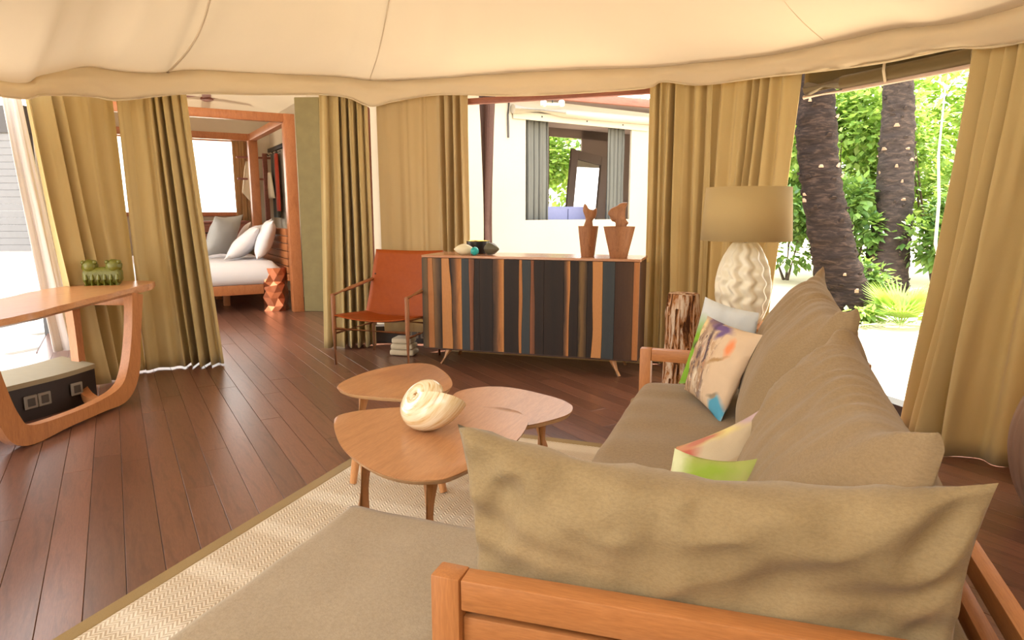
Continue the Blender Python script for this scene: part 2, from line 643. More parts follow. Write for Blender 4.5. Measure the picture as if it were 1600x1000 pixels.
M['pillar'] = plain('olive_plaster', (0.21, 0.165, 0.065), 0.8, nz=0.15, nscale=9, col2=(0.14, 0.105, 0.038))
M['bed_wall'] = fabric('cream_wall', (0.62, 0.54, 0.42), (0.57, 0.49, 0.37), mott=2, bstr=0.1)
M['lavender'] = plain('lavender_paint', (0.24, 0.25, 0.42), 0.6)
M['grey_slat'] = plain('grey_screen', (0.17, 0.165, 0.165), 0.8)
M['grey_beam'] = plain('grey_beam', (0.055, 0.048, 0.045), 0.7)
M['paver'] = plain('pale_paver', (0.72, 0.69, 0.64), 0.7, nz=0.05)
M['sand'] = plain('sand', (0.74, 0.63, 0.47), 0.9, nz=0.3, nscale=8, col2=(0.62, 0.51, 0.36))
M['leaf_a'] = leaf_mat('bright_leaf', [(0.10, 0.21, 0.035), (0.24, 0.40, 0.08), (0.44, 0.55, 0.15), (0.17, 0.31, 0.06)], 0.45)
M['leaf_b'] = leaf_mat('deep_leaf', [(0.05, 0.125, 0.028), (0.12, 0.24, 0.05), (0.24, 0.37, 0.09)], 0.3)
M['leaf_c'] = leaf_mat('lime_leaf', [(0.20, 0.36, 0.04), (0.32, 0.48, 0.07), (0.42, 0.55, 0.12)], 0.45)
M['frond'] = leaf_mat('palm_frond', [(0.20, 0.36, 0.05), (0.32, 0.46, 0.08)], 0.35)
M['dry_frond'] = leaf_mat('dry_frond', [(0.42, 0.38, 0.22), (0.34, 0.36, 0.2)], 0.3)
M['pale_twig'] = plain('pale_twig', (0.55, 0.48, 0.38), 0.8)
M['twig'] = plain('brown_stem', (0.12, 0.08, 0.05), 0.9)


def mk_rug():
    m, nt, b = newmat('woven_rug')
    v = coords(nt)
    w = N(nt, 'ShaderNodeTexWave', wave_type='BANDS', bands_direction='X')
    w.inputs['Scale'].default_value = 12
    tcv = coords(nt, 'Object', (1, 1, 1), (0, 0, 0.8))
    nt.links.new(tcv, w.inputs['Vector'])
    w2 = N(nt, 'ShaderNodeTexWave', wave_type='BANDS', bands_direction='Y')
    w2.inputs['Scale'].default_value = 26
    nt.links.new(v, w2.inputs['Vector'])
    # chevron: zig-zag bands
    sep = N(nt, 'ShaderNodeSeparateXYZ')
    nt.links.new(v, sep.inputs[0])
    pp = N(nt, 'ShaderNodeMath', operation='PINGPONG')
    pp.inputs[1].default_value = 0.02
    nt.links.new(sep.outputs['X'], pp.inputs[0])
    ad = N(nt, 'ShaderNodeMath', operation='ADD')
    nt.links.new(sep.outputs['Y'], ad.inputs[0])
    nt.links.new(pp.outputs[0], ad.inputs[1])
    ml = N(nt, 'ShaderNodeMath', operation='MULTIPLY')
    ml.inputs[1].default_value = 2 * PI / 0.016
    nt.links.new(ad.outputs[0], ml.inputs[0])
    sn = N(nt, 'ShaderNodeMath', operation='SINE')
    nt.links.new(ml.outputs[0], sn.inputs[0])
    mr = N(nt, 'ShaderNodeMapRange')
    mr.inputs['From Min'].default_value = -0.6
    mr.inputs['From Max'].default_value = 0.6
    nt.links.new(sn.outputs[0], mr.inputs['Value'])
    c = mixc(nt, mr.outputs[0], (0.56, 0.46, 0.34), (0.74, 0.67, 0.56))
    # broad pale stripes every 12 cm
    st = N(nt, 'ShaderNodeMath', operation='PINGPONG')
    st.inputs[1].default_value = 0.16
    nt.links.new(sep.outputs['Y'], st.inputs[0])
    mr2 = N(nt, 'ShaderNodeMapRange')
    mr2.inputs['From Min'].default_value = 0.10
    mr2.inputs['From Max'].default_value = 0.13
    nt.links.new(st.outputs[0], mr2.inputs['Value'])
    c = mixc(nt, mr2.outputs[0], c, (0.74, 0.67, 0.56))
    c = mixc(nt, noise_n(nt, v, 5, 3), c, (0.9, 0.86, 0.8), 'MULTIPLY')
    nt.links.new(c, b.inputs['Base Color'])
    b.inputs['Roughness'].default_value = 0.95
    b.inputs['Specular IOR Level'].default_value = 0.1
    bump(nt, b, sn.outputs[0], 0.4, 0.004)
    return m


M['rug'] = mk_rug()


def grad_wood(name, stops):
    """board whose colour changes across its width (sapwood to heartwood), u along the width"""
    m, nt, b = newmat(name)
    tc = N(nt, 'ShaderNodeTexCoord')
    mp = N(nt, 'ShaderNodeMapping')
    mp.inputs['Scale'].default_value = (1, 1, 1)
    nt.links.new(tc.outputs['UV'], mp.inputs[0])
    ov = coords(nt, 'Object', (14, 14, 1.6))
    n1 = noise_n(nt, ov, 2.2, 5, 0.6, 0.5)
    sep = N(nt, 'ShaderNodeSeparateXYZ')
    nt.links.new(mp.outputs[0], sep.inputs[0])
    sb = N(nt, 'ShaderNodeMath', operation='SUBTRACT')
    sb.inputs[1].default_value = 0.5
    nt.links.new(n1, sb.inputs[0])
    ma = N(nt, 'ShaderNodeMath', operation='MULTIPLY_ADD')
    ma.inputs[1].default_value = 0.7
    nt.links.new(sb.outputs[0], ma.inputs[0])
    nt.links.new(sep.outputs['X'], ma.inputs[2])
    c = ramp(nt, ma.outputs[0], stops)
    f = noise_n(nt, ov, 26, 3)
    c = mixc(nt, 0.25, c, ramp(nt, f, [(0.3, (0.45, 0.45, 0.45)), (0.65, (1, 1, 1))]), 'MULTIPLY')
    nt.links.new(c, b.inputs['Base Color'])
    b.inputs['Roughness'].default_value = 0.55
    b.inputs['Specular IOR Level'].default_value = 0.25
    bump(nt, b, f, 0.12, 0.003)
    return m


DK = (0.030, 0.018, 0.013)
DK2 = (0.020, 0.014, 0.012)
OR = (0.42, 0.165, 0.05)
OL = (0.50, 0.225, 0.075)
OLV = (0.13, 0.09, 0.045)
SL = (0.048, 0.054, 0.055)
RU = (0.26, 0.10, 0.045)
M['b_dark'] = grad_wood('board_dark', [(0, DK), (0.5, DK2), (1, DK)])
M['b_darkolive'] = grad_wood('board_dark_olive', [(0, (0.07, 0.05, 0.035)), (0.5, (0.12, 0.08, 0.04)), (1, (0.16, 0.09, 0.04))])
M['b_orange'] = grad_wood('board_orange', [(0, (0.34, 0.14, 0.055)), (0.45, OR), (1, (0.40, 0.17, 0.06))])
M['b_light'] = grad_wood('board_light', [(0, OL), (0.5, (0.50, 0.23, 0.085)), (1, OL)])
M['b_fadeR'] = grad_wood('board_fading_dark', [(0, (0.22, 0.12, 0.05)), (0.5, (0.11, 0.065, 0.035)), (1, DK2)])
M['b_fadeL'] = grad_wood('board_fading_pale', [(0, DK2), (0.4, (0.14, 0.07, 0.035)), (0.75, OR), (1, (0.52, 0.24, 0.08))])
M['b_slate'] = grad_wood('board_slate', [(0, SL), (0.5, (0.040, 0.048, 0.054)), (1, SL)])
M['b_rust'] = grad_wood('board_rust', [(0, RU), (0.5, (0.20, 0.075, 0.035)), (1, (0.14, 0.06, 0.032))])
M['b_brown'] = grad_wood('board_brown', [(0, (0.045, 0.022, 0.014)), (0.5, (0.065, 0.032, 0.018)), (1, (0.09, 0.045, 0.022))])
M['b_gold'] = grad_wood('board_gold', [(0, DK2), (0.35, (0.19, 0.11, 0.04)), (0.6, (0.15, 0.085, 0.034)), (1, DK2)])
M['sideboard_top'] = wood('sideboard_top', (0.40, 0.18, 0.085), (0.50, 0.24, 0.12), (0.36, 0.15, 0.07), scale=(1, 9, 9), rough=0.24, coat=0.3)
M['sideboard_side'] = wood('sideboard_side', (0.05, 0.022, 0.013), (0.09, 0.038, 0.02), scale=(9, 9, 1), rough=0.5)


def mk_bark(name, a, b_, c_, sc, ns=6, st=(0.32, 0.5, 0.68)):
    m, nt, b = newmat(name)
    v = coords(nt, 'Object', (1, 1, sc))
    n1 = noise_n(nt, v, ns, 6, 0.65, 0.6)
    c = ramp(nt, n1, [(st[0], a), (st[1], b_), (st[2], c_)])
    n2 = noise_n(nt, v, 2.0, 3)
    n2 = n2 if ns < 10 else 0.15
    c = mixc(nt, n2, c, tuple(x * 0.6 for x in b_))
    nt.links.new(c, b.inputs['Base Color'])
    b.inputs['Roughness'].default_value = 0.95
    b.inputs['Specular IOR Level'].default_value = 0.1
    bump(nt, b, n1, 0.8, 0.03)
    return m


M['palm_bark'] = mk_bark('palm_bark', (0.010, 0.007, 0.006), (0.030, 0.020, 0.016), (0.10, 0.062, 0.045), 4.0)
M['palm_bark_pale'] = mk_bark('grey_palm_bark', (0.025, 0.018, 0.016), (0.060, 0.045, 0.039), (0.15, 0.10, 0.075), 3.0)
M['log_bark'] = mk_bark('flaky_bark', (0.05, 0.018, 0.010), (0.40, 0.17, 0.06), (0.74, 0.60, 0.46), 0.22, 26, (0.40, 0.47, 0.57))
M['boot'] = plain('leaf_base', (0.36, 0.24, 0.16), 0.9)


def mk_shell():
    m, nt, b = newmat('sea_shell')
    tc = N(nt, 'ShaderNodeTexCoord')
    mp = N(nt, 'ShaderNodeMapping')
    mp.inputs['Scale'].default_value = (3, 22, 1)
    nt.links.new(tc.outputs['UV'], mp.inputs[0])
    n1 = noise_n(nt, mp.outputs[0], 2.2, 5, 0.6, 0.8)
    c = ramp(nt, n1, [(0.42, (0.83, 0.74, 0.55)), (0.58, (0.72, 0.56, 0.32)), (0.72, (0.50, 0.27, 0.08))])
    nt.links.new(c, b.inputs['Base Color'])
    b.inputs['Roughness'].default_value = 0.22
    b.inputs['Coat Weight'].default_value = 0.4
    return m


M['shell'] = mk_shell()
M['shell_groove'] = plain('shell_suture', (0.42, 0.22, 0.07), 0.5)

# ------------------------------------------------------------------ plan of the tent
W = [(-3.95, -1.5), (-3.95, 0.2), (-4.1, 1.6), (-4.3, 2.9), (-4.38, 3.5), (-4.15, 4.2), (-3.75, 5.0), (-3.2, 5.4), (-2.4, 5.55),
     (-1.2, 5.5), (-.3, 5.3), (.3, 4.95), (.75, 4.4), (1.15, 3.8), (1.6, 3.1), (1.95, 2.2), (2.1, .5), (2.1, -1.5)]
# eave: x, y, z of the top and of the lower edge of the hanging valance
EAVE = [(-3.9, -1.5, 2.02, 1.92), (-3.92, 0.2, 2.02, 1.92), (-4.06, 1.6, 2.02, 1.92),
        (-4.25, 2.79, 2.0, 1.92), (-4.29, 3.06, 2.09, 1.973), (-4.335, 3.4, 2.213, 2.021), (-4.31, 3.6, 2.223, 2.024), (-4.23, 3.87, 2.25, 2.088),
        (-4.12, 4.13, 2.315, 2.142), (-3.92, 4.6, 2.364, 2.195), (-3.64, 5.05, 2.407, 2.25), (-3.46, 5.2, 2.407, 2.237), (-3.3, 5.3, 2.391, 2.171),
        (-3.09, 5.385, 2.392, 2.216), (-2.69, 5.475, 2.398, 2.262), (-2.04, 5.504, 2.403, 2.219), (-1.47, 5.476, 2.385, 2.202), (-.88, 5.4, 2.344, 2.194),
        (-.74, 5.375, 2.338, 2.229), (-.45, 5.295, 2.33, 2.174), (0, 5.105, 2.304, 2.166), (.36, 4.82, 2.29, 2.131), (.655, 4.45, 2.259, 2.088),
        (.89, 4.12, 2.19, 2.068), (1.08, 3.83, 2.173, 2.013), (1.55, 3.1, 2.17, 2.0), (1.9, 2.2, 2.17, 2.0), (2.05, .5, 2.17, 2.0), (2.05, -1.5, 2.17, 2.0)]

# ---- floor: subfloor slab and separate planks
bm = BM()
prism(bm, [(p[0] * 1.02 + 0.02, p[1] * 1.005) for p in crom(W, 3)], -0.08, -0.0202)
_B = [(-5.4 - .777 * a - .629 * l_, 6.82 + .629 * a - .777 * l_) for a, l_ in ((-2.6, -.45), (3.2, -.45), (3.2, 2.62), (-1.2, 2.62))]
prism(bm, _B, -0.081, -0.0204)
floor = structure(obj('floor', bm, M['subfloor'], smooth=False))
pd = Vector((-0.779, 0.627, 0))
pe = Vector((0.627, 0.779, 0))
PW = 0.122
fyaw = math.radians(20.2)
plank_meshes = {}


def plank_mesh(k):
    if k not in plank_meshes:
        L = 1.5 + 0.25 * k
        b2 = BM()
        box(b2, (0, 0, 0), (L - 0.0015, PW - 0.0016, 0.02), bev=0.0012)
        me = bpy.data.meshes.new('plank')
        bmesh.ops.recalc_face_normals(b2, faces=b2.faces)
        b2.to_mesh(me)
        b2.free()
        me.materials.append(M['plank'])
        plank_meshes[k] = (me, L)
    return plank_meshes[k]


def in_view(x, y):
    fx = x * math.cos(fyaw) + y * math.sin(fyaw)
    fy = -x * math.sin(fyaw) + y * math.cos(fyaw)
    return fy > 0.9 and abs(fx) < fy * 0.80 + 0.45


def inside_plan(x, y):
    # sitting room or bedroom floor
    poly = W
    c = False
    j = len(poly) - 1
    for i in range(len(poly)):
        if (poly[i][1] > y) != (poly[j][1] > y) and x < (poly[j][0] - poly[i][0]) * (y - poly[i][1]) / (poly[j][1] - poly[i][1]) + poly[i][0]:
            c = not c
        j = i
    if c:
        return True
    q = Vector((x + 5.4, y - 6.82, 0))
    a = q.dot(Vector((-.777, .629, 0)))
    l_ = q.dot(Vector((-.629, -.777, 0)))
    return -2.2 < a < 3.4 and -0.5 < l_ < 2.6


rnd = random.Random(5)
zc_plank = -0.0099
for row in range(-24, 60):
    s = -4.0 + rnd.random() * 2
    while s < 12:
        k = rnd.randrange(6)
        me, L = plank_mesh(k)
        cx, cy = None, None
        ok = False
        for t in range(5):
            p = pd * (s + L * t / 4) + pe * (row * PW)
            if inside_plan(p.x, p.y) and in_view(p.x, p.y) and not (-0.45 < p.x < 0.5 and p.y < 3.2) and not (-1.75 < p.x < 0.4 and p.y < 3.25):
                ok = True
        if ok:
            p = pd * (s + L / 2) + pe * (row * PW)
            o = bpy.data.objects.new('plank', me)
            COL.objects.link(o)
            o.parent = floor
            o.location = (p.x, p.y, zc_plank - rnd.random() * 0.0006)
            o.rotation_euler = (0, 0, math.atan2(pd.y, pd.x))
        s += L

# ---- ceiling canvas
E_F = crom(EAVE, 6)


def eave_target(x, y):
    return Vector((-0.95, max(-1.5, min(2.3, 0.15 + y * 0.42)), 3.25))


bm = BM()
rows = 26
V = []
for (x, y, zt, zb) in E_F:
    tgt = eave_target(x, y)
    col_ = []
    for j in range(rows + 1):
        s = j / rows
        p = Vector((x, y, zt)).lerp(Vector((tgt.x, tgt.y, zt)), s)
        g = s ** 0.95
        z = zt + (tgt.z - zt) * g - 0.10 * math.sin(PI * min(1, s * 2.2)) * (1 if s < 0.4545 else 0)
        z += 0.022 * nz3((x * 3.5 - y * 2, y * 1.5 + x, s * 1.2), 1.3, 3) * min(1, s * 6) * (1 - s)
        z += 0.009 * nz3((x * 9, y * 9, s * 3), 1.0, 8) * min(1, s * 6)
        col_.append(bm.verts.new((p.x, p.y, z)))
    V.append(col_)
grid_faces(bm, V)
ceil_o = structure(obj('ceiling', bm, M['canvas'], sharp=80))


def ceil_z(x, y, zt, tgt, s):
    return zt + (tgt.z - zt) * s ** 0.95 - (0.10 * math.sin(PI * min(1, s * 2.2)) if s < 0.4545 else 0)


def ceil_seam(ix, name, wob=0.0, s1=0.75, r=0.006, drop=0.002):
    x, y, zt, zb = ix
    tgt = eave_target(x, y)
    pts = []
    for j in range(30):
        s = s1 * j / 29
        p = Vector((x, y, 0)).lerp(Vector((tgt.x, tgt.y, 0)), s)
        p.x += wob * math.sin(s * 7)
        p.z = ceil_z(x, y, zt, tgt, s) - drop
        pts.append(p)
    b2 = BM()
    tube(b2, pts, r, 6)
    return obj(name, b2, M['canvas'], ceil_o)


ceil_seam((-3.3, 5.3, 2.391, 0), 'seam', s1=0.9, r=0.0035, drop=0.0)
ceil_seam((0.36, 4.82, 2.29, 0), 'seam', s1=0.9, r=0.003, drop=-0.001)
ceil_seam((-4.2, 3.95, 2.26, 0), 'fold', wob=0.10, s1=0.5, r=0.008, drop=-0.003)

# ---- valance: strip hanging at the eave
bm = BM()
V = []
n_e = len(E_F)
for i, (x, y, zt, zb) in enumerate(E_F):
    nx_, ny_ = Vector((-1.0 - x, 1.5 - y)).normalized()
    col_ = []
    for j in range(9):
        v = j / 8
        bulge = 0.045 * math.sin(PI * v) + 0.02 * v
        bulge += 0.030 * nz3((x * 2.5, y * 2.5, v * 1.5), 2.2, 4) * (0.2 + v) + 0.014 * nz3((x * 5 + v, y * 5 - v, v * 3), 2.2, 9)
        col_.append(bm.verts.new((x + nx_ * bulge, y + ny_ * bulge, lerp(zt + 0.015, zb, v))))
    V.append(col_)
grid_faces(bm, V)
val = structure(solidify(obj('trim_1', bm, M['valance'], sharp=80), 0.006))
# stitched hem bead along the lower edge
bm = BM()
tube(bm, [V_[-1] for V_ in [[(x + (Vector((-1.0 - x, 1.5 - y)).normalized().x) * 0.02, y + (Vector((-1.0 - x, 1.5 - y)).normalized().y) * 0.02, zb)] for (x, y, zt, zb) in E_F]], 0.006, 6)
obj('hem', bm, M['valance'], val)

# ---- unseen overhang beyond the walls, added to block direct sun
bm = BM()
V = []
for (x, y, zt, zb) in E_F:
    o_ = -Vector((-1.0 - x, 1.5 - y)).normalized()
    V.append([bm.verts.new((x + o_.x * t, y + o_.y * t, max(zt, 2.2) + 0.06 + 0.02 * (1 - t))) for t in (-0.05, 0.3, 0.68)])
grid_faces(bm, V)
structure(solidify(obj('sun_block_overhang', bm, M['valance'], sharp=80), 0.01))


# ---- canvas walls where no opening is, out of the view on both sides
def wall_strip(name, pts, z0, z1, mat, t=0.02):
    b2 = BM()
    P = crom(pts, 6)
    V_ = [[b2.verts.new((p[0], p[1], z)) for z in (z0, lerp(z0, z1, .5), z1)] for p in P]
    grid_faces(b2, V_)
    return structure(solidify(obj(name, b2, mat, sharp=60), t))


wall_strip('wall_left', [(-3.95, -1.5), (-3.95, 0.2), (-4.1, 1.5)], 0, 2.1, M['canvas_panel'])
wall_strip('wall_right', [(1.52, 3.45), (1.7, 3.1), (1.99, 2.2), (2.12, .5), (2.12, -1.5)], 0, 2.15, M['canvas_panel'])


wall_strip('light_block_rear', [(-2.3, -1.5), (0.0, -1.5), (2.12, -1.5)], 0, 2.15, M['canvas_panel'])  # unseen, added behind the camera to cut light on the near side


wall_strip('light_block_low', [(-2.56, 5.30), (-1.7, 5.35), (-.80, 5.40)], 0, 0.84, M['canvas_panel'])  # hidden screen added to keep daylight off the floor around the sideboard


# ---- plinths with sockets
def plinth(name, pts, z1, depth, sillz=None):
    b2 = BM()
    P = crom(pts, 5)
    V_ = []
    for i, p in enumerate(P):
        a = P[max(i - 1, 0)]
        c = P[min(i + 1, len(P) - 1)]
        d = Vector((c[0] - a[0], c[1] - a[1])).normalized()
        nn = Vector((-d.y, d.x))
        V_.append([b2.verts.new((p[0], p[1], 0)), b2.verts.new((p[0], p[1], z1)), b2.verts.new((p[0] + nn.x * depth, p[1] + nn.y * depth, z1)),
                   b2.verts.new((p[0] + nn.x * depth, p[1] + nn.y * depth, 0)), ])
    for a, b in zip(V_, V_[1:]):
        for k in range(4):
            b2.faces.new((a[k], a[(k + 1) % 4], b[(k + 1) % 4], b[k]))
    b2.faces.new(V_[0])
    b2.faces.new(V_[-1][::-1])
    return structure(obj(name, b2, M['plinth'], sharp=40))


pl_l = plinth('baseboard_left', [(-4.0, 1.5), (-4.05, 2.4), (-4.06, 2.8), (-4.12, 3.08)], 0.21, 0.30)
bm = BM()
P = crom([(-4.0, 1.5), (-4.05, 2.4), (-4.06, 2.8), (-4.12, 3.08)], 5)
V = []
for p in P:
    V.append([bm.verts.new(q) for q in ((p[0] + 0.012, p[1], 0.212), (p[0] + 0.012, p[1], 0.242), (p[0] - 0.30, p[1], 0.27), (p[0] - 0.30, p[1], 0.212))])
for a, b in zip(V, V[1:]):
    for k in range(4):
        bm.faces.new((a[k], a[(k + 1) % 4], b[(k + 1) % 4], b[k]))
bm.faces.new(V[0])
bm.faces.new(V[-1][::-1])
obj('sill', bm, M['sill'], pl_l)
pl_b = plinth('baseboard_back', [(-3.62, 5.22), (-3.2, 5.47), (-2.4, 5.62), (-1.2, 5.57), (-.3, 5.38), (.3, 5.02)], 0.16, 0.12)
pl_r = plinth('baseboard_right', [(.3, 5.02), (.80, 4.46), (1.2, 3.86), (1.65, 3.16)], 0.10, 0.12)


def socket(parent, x, y, z, rz, pair=1):
    for k in range(pair):
        b2 = BM()
        box(b2, (0, 0, 0), (0.078, 0.012, 0.082), bev=0.004)
        c, s_ = math.cos(rz), math.sin(rz)
        o = obj('socket', b2, M['socket'], parent, (x + c * 0.082 * k, y + s_ * 0.082 * k, z), (0, 0, rz))
        b2 = BM()
        box(b2, (0, -0.006, 0), (0.046, 0.008, 0.05), bev=0.003)
        obj('socket_inset', b2, M['socket_dark'], o)


socket(pl_l, -4.043, 2.60, 0.115, PI / 2, 2)
socket(pl_l, -4.045, 2.36, 0.105, PI / 2, 1)
socket(pl_l, -4.058, 2.90, 0.12, PI / 2, 1)
socket(pl_b, -3.03, 5.52, 0.085, 0.2, 1)
socket(pl_b, -2.93, 5.54, 0.085, 0.2, 1)


# ------------------------------------------------------------------ curtains
def curtain(name, label, top, bot, zt, zb, nfold, amp, seed, mat=None, weights=None, hz=22, lat=0.45, mid=None, group=None, belly=0.0, cat='curtain', folds=None):
    """hanging cloth from the polyline top to the polyline bot, pleated into nfold folds"""
    r = random.Random(seed)
    ph = [r.random() * 6.28 for _ in range(6)]
    nx_ = 130 if folds else int(nfold * 24)
    bm = BM()
    V = []
    T = crom(top, 6)
    Bt = crom(bot, 6)
    for i in range(nx_ + 1):
        u = i / nx_
        tp = along(T, u)
        bp = along(Bt, u)
        e = 0.01
        t2 = along(Bt, min(1, u + e))
        t1 = along(Bt, max(0, u - e))
        d = Vector((t2[0] - t1[0], t2[1] - t1[1])).normalized()
        nn = Vector((d.y, -d.x))
        w = interp(weights, u) if weights else 1.0
        warp = u + 0.035 * math.sin(2 * PI * u * 2.3 + ph[0]) + 0.02 * math.sin(2 * PI * u * 5.1 + ph[1])
        col_ = []
        for j in range(hz + 1):
            v = j / hz
            z = lerp(interp(zt, u) if isinstance(zt, list) else zt, interp(zb, u) if isinstance(zb, list) else zb, v)
            ease = v ** 1.15
            x = lerp(tp[0], bp[0], ease)
            y = lerp(tp[1], bp[1], ease)
            a = 2 * PI * nfold * (warp + 0.012 * math.sin(v * 3 + ph[2])) + ph[3]
            av = amp * w * (0.62 + 0.5 * v) * (0.75 + 0.35 * math.sin(2 * PI * u * 1.7 + ph[4]))
            vly = math.exp(-(math.sin(a / 2) / 0.33) ** 2)
            f = 0.35 * math.sin(a) + 0.6 - 2.3 * vly
            if folds:
                av = amp * 0.16
                f = math.sin(a)
                fo = 0.0
                for (ua, ub, dp, wd) in folds:
                    u0 = lerp(ua, ub, v) + 0.006 * math.sin(v * 5 + ua * 40)
                    q_ = (u - u0) / (wd * (0.8 + 0.35 * v))
                    k_ = dp * (0.75 + 0.35 * v)
                    fo += k_ * (0.42 * math.exp(-(q_ - 1.9) ** 2) + 0.42 * math.exp(-(q_ + 1.9) ** 2) - math.exp(-q_ * q_ * 1.2))
                belly_f = fo
            else:
                belly_f = 0.0
            off = av * f + belly_f + belly * math.sin(PI * v) + 0.010 * nz3((u * 9, v * 2.5, seed), 1.0, seed)
            la = -lat * av * math.sin(2 * a) * 0.6
            col_.append(bm.verts.new((x + nn.x * off + d.x * la, y + nn.y * off + d.y * la, z)))
        V.append(col_)
    grid_faces(bm, V)
    me_o = obj(name, bm, mat or M['curtain'], sharp=85)
    # base origin
    c = Vector((sum(p[0] for p in bot) / len(bot), sum(p[1] for p in bot) / len(bot), 0))
    me_o.data.transform(Matrix.Translation(-c))
    me_o.location = c
    tag(me_o, label, cat, group)
    solidify(me_o, 0.004)
    return me_o


G_C = 'olive linen curtains'
curtain('curtain', 'olive curtain swept sideways behind the live-edge console table, with sunlit edge',
        [(-4.46, 3.05), (-4.56, 3.41), (-4.56, 3.76)], [(-4.38, 3.24), (-4.46, 3.46), (-4.50, 3.77)], [(0, 2.10), (1, 2.2)], .012, 4, 0.050, 11,
        weights=[(0, 1), (.45, 1.1), (.6, .35), (1, .3)], group=G_C, folds=[(.10, .06, .05, .05), (.30, .34, .12, .040), (.48, .62, .05, .06), (.80, .84, .03, .07)])
curtain('curtain', 'olive curtain with deep folds between console table and bedroom doorway',
        [(-4.46, 3.72), (-4.41, 3.97), (-4.30, 4.21)], [(-4.46, 3.76), (-4.32, 3.98), (-4.06, 4.16)], [(0, 2.2), (1, 2.25)], .012, 4.5, 0.045, 23,
        weights=[(0, .25), (.45, .4), (.6, 1.2), (1, .9)], group=G_C, folds=[(.20, .18, .03, .07), (.52, .55, .10, .028), (.64, .66, .13, .030), (.76, .80, .09, .030), (.90, .92, .04, .03)])
curtain('curtain', 'olive pleated curtain hanging behind the leather armchair',
        [(-3.66, 5.06), (-3.52, 5.21), (-3.35, 5.34)], [(-3.66, 4.96), (-3.50, 5.12), (-3.28, 5.24)], [(0, 2.30), (1, 2.24)], .012, 4, 0.050, 35,
        weights=[(0, .5), (.35, .6), (.5, 1.3), (1, 1)], group=G_C, folds=[(.20, .22, .04, .07), (.42, .44, .10, .034), (.58, .60, .13, .034), (.74, .76, .12, .034), (.90, .90, .05, .03)])
curtain('curtain', 'flat tan canvas panel behind the armchair with gathered folds along one edge',
        [(-3.285, 5.38), (-2.95, 5.49), (-2.46, 5.56)], [(-3.26, 5.36), (-2.95, 5.46), (-2.44, 5.54)], 2.29, [(0, .12), (1, .12)], 6, 0.040, 47,
        weights=[(0, .12), (.36, .1), (.40, .25), (.46, .1), (.66, .12), (.74, 1), (1, 1)], mat=M['canvas_panel'], group=None, folds=[(.30, .30, .012, .05), (.50, .50, .010, .015), (.73, .74, .08, .020), (.81, .82, .09, .020), (.90, .90, .09, .020)])
curtain('curtain', 'narrow olive curtain with dark folds right beside the sideboard end',
        [(-.85, 5.46), (-.62, 5.42), (-.36, 5.33)], [(-.83, 5.44), (-.6, 5.40), (-.33, 5.30)], 2.27, .02, 3.5, 0.050, 53,
        weights=[(0, 1), (.3, 1.2), (.6, .5), (1, .6)], group=G_C, folds=[(.14, .12, .06, .035), (.38, .38, .15, .040), (.66, .68, .06, .05), (.86, .86, .05, .04)])
curtain('curtain', 'olive curtain hanging directly behind the table lamp',
        [(-.385, 5.36), (-.1, 5.25), (.23, 5.03)], [(-.40, 5.30), (-.16, 5.16), (.08, 4.98)], 2.24, .02, 5, 0.045, 61,
        weights=[(0, .3), (.35, .35), (.45, 1.2), (.7, 1.0), (.8, .4), (1, .4)], group=G_C, folds=[(.08, .08, .05, .04), (.25, .22, .02, .05), (.46, .40, .07, .028), (.55, .52, .08, .026), (.64, .62, .07, .028), (.76, .80, .04, .05)])
curtain('curtain', 'large dark olive curtain flaring to the floor beyond the sofa beside ribbed urn',
        [(.965, 4.09), (1.08, 3.93), (1.24, 3.68), (1.42, 3.42)], [(.89, 4.36), (.93, 3.98), (1.13, 3.80), (1.38, 3.56)], 2.12, .003, 3.4, 0.060, 77,
        weights=[(0, .7), (.3, 1.1), (.6, .6), (1, .5)], group=G_C, folds=[(.14, .20, .11, .030), (.33, .44, .15, .032), (.56, .66, .06, .06), (.78, .80, .10, .05)])

curtain('curtain', 'narrow white strip standing in for the sunlit edge of the olive curtain',
        [(-4.55, 2.96), (-4.53, 3.07)], [(-4.57, 3.12), (-4.50, 3.26)], 2.12, 0.28, 1.5, 0.02, 83, mat=M['white_linen'])  # white strip added to paint the olive curtain's sunlit edge

# ---- seams on the canvas panel and window parts
bm = BM()
tube(bm, [(-2.93, 5.458, 2.25), (-2.925, 5.44, 1.2), (-2.92, 5.43, 0.15)], 0.004, 6)
# window frame rails and rolled blind at the right opening
wr = thing('rolled_blind', 'dark olive rolled window blind tied under the eave above the palm view', 'blind', (0.62, 4.62, 2.1))
bm.free()


def rel(p, o):
    return (p[0] - o.location.x, p[1] - o.location.y, p[2] - o.location.z)


bm = BM()
tube(bm, [rel(p, wr) for p in ((.27, 5.06, 2.065), (.47, 4.86, 2.06), (.75, 4.48, 2.045), (1.0, 4.12, 2.03))], 0.045, 12)
obj('roll', bm, M['blind'], wr)
bm = BM()
V = []
for p in crom([(.25, 5.09), (.47, 4.89), (.75, 4.51), (1.02, 4.12)], 5):
    V.append([bm.verts.new(rel((p[0], p[1], z), wr)) for z in (2.045, 2.3)])
grid_faces(bm, V)
solidify(obj('flap', bm, M['blind'], wr), 0.006)
bm = BM()
tube(bm, [rel(p, wr) for p in ((.655, 4.55, 2.22), (.645, 4.53, 2.12), (.64, 4.52, 2.06), (.66, 4.56, 2.0))], 0.008, 8)
obj('tie_cord', bm, M['towel'], wr)
bm = BM()
tube(bm, [rel(p, wr) for p in ((.25, 5.06, 2.012), (.47, 4.85, 2.01), (.75, 4.47, 1.995), (1.0, 4.1, 1.98))], 0.014, 8)
obj('bottom_rail', bm, M['pink_linen'], wr)

# back window: head beam
bm = BM()
bar(bm, (-2.5, 5.62, 2.215), (-.8, 5.54, 2.20), 0.05, 0.05)
structure(obj('window_1', bm, M['red_wood']))

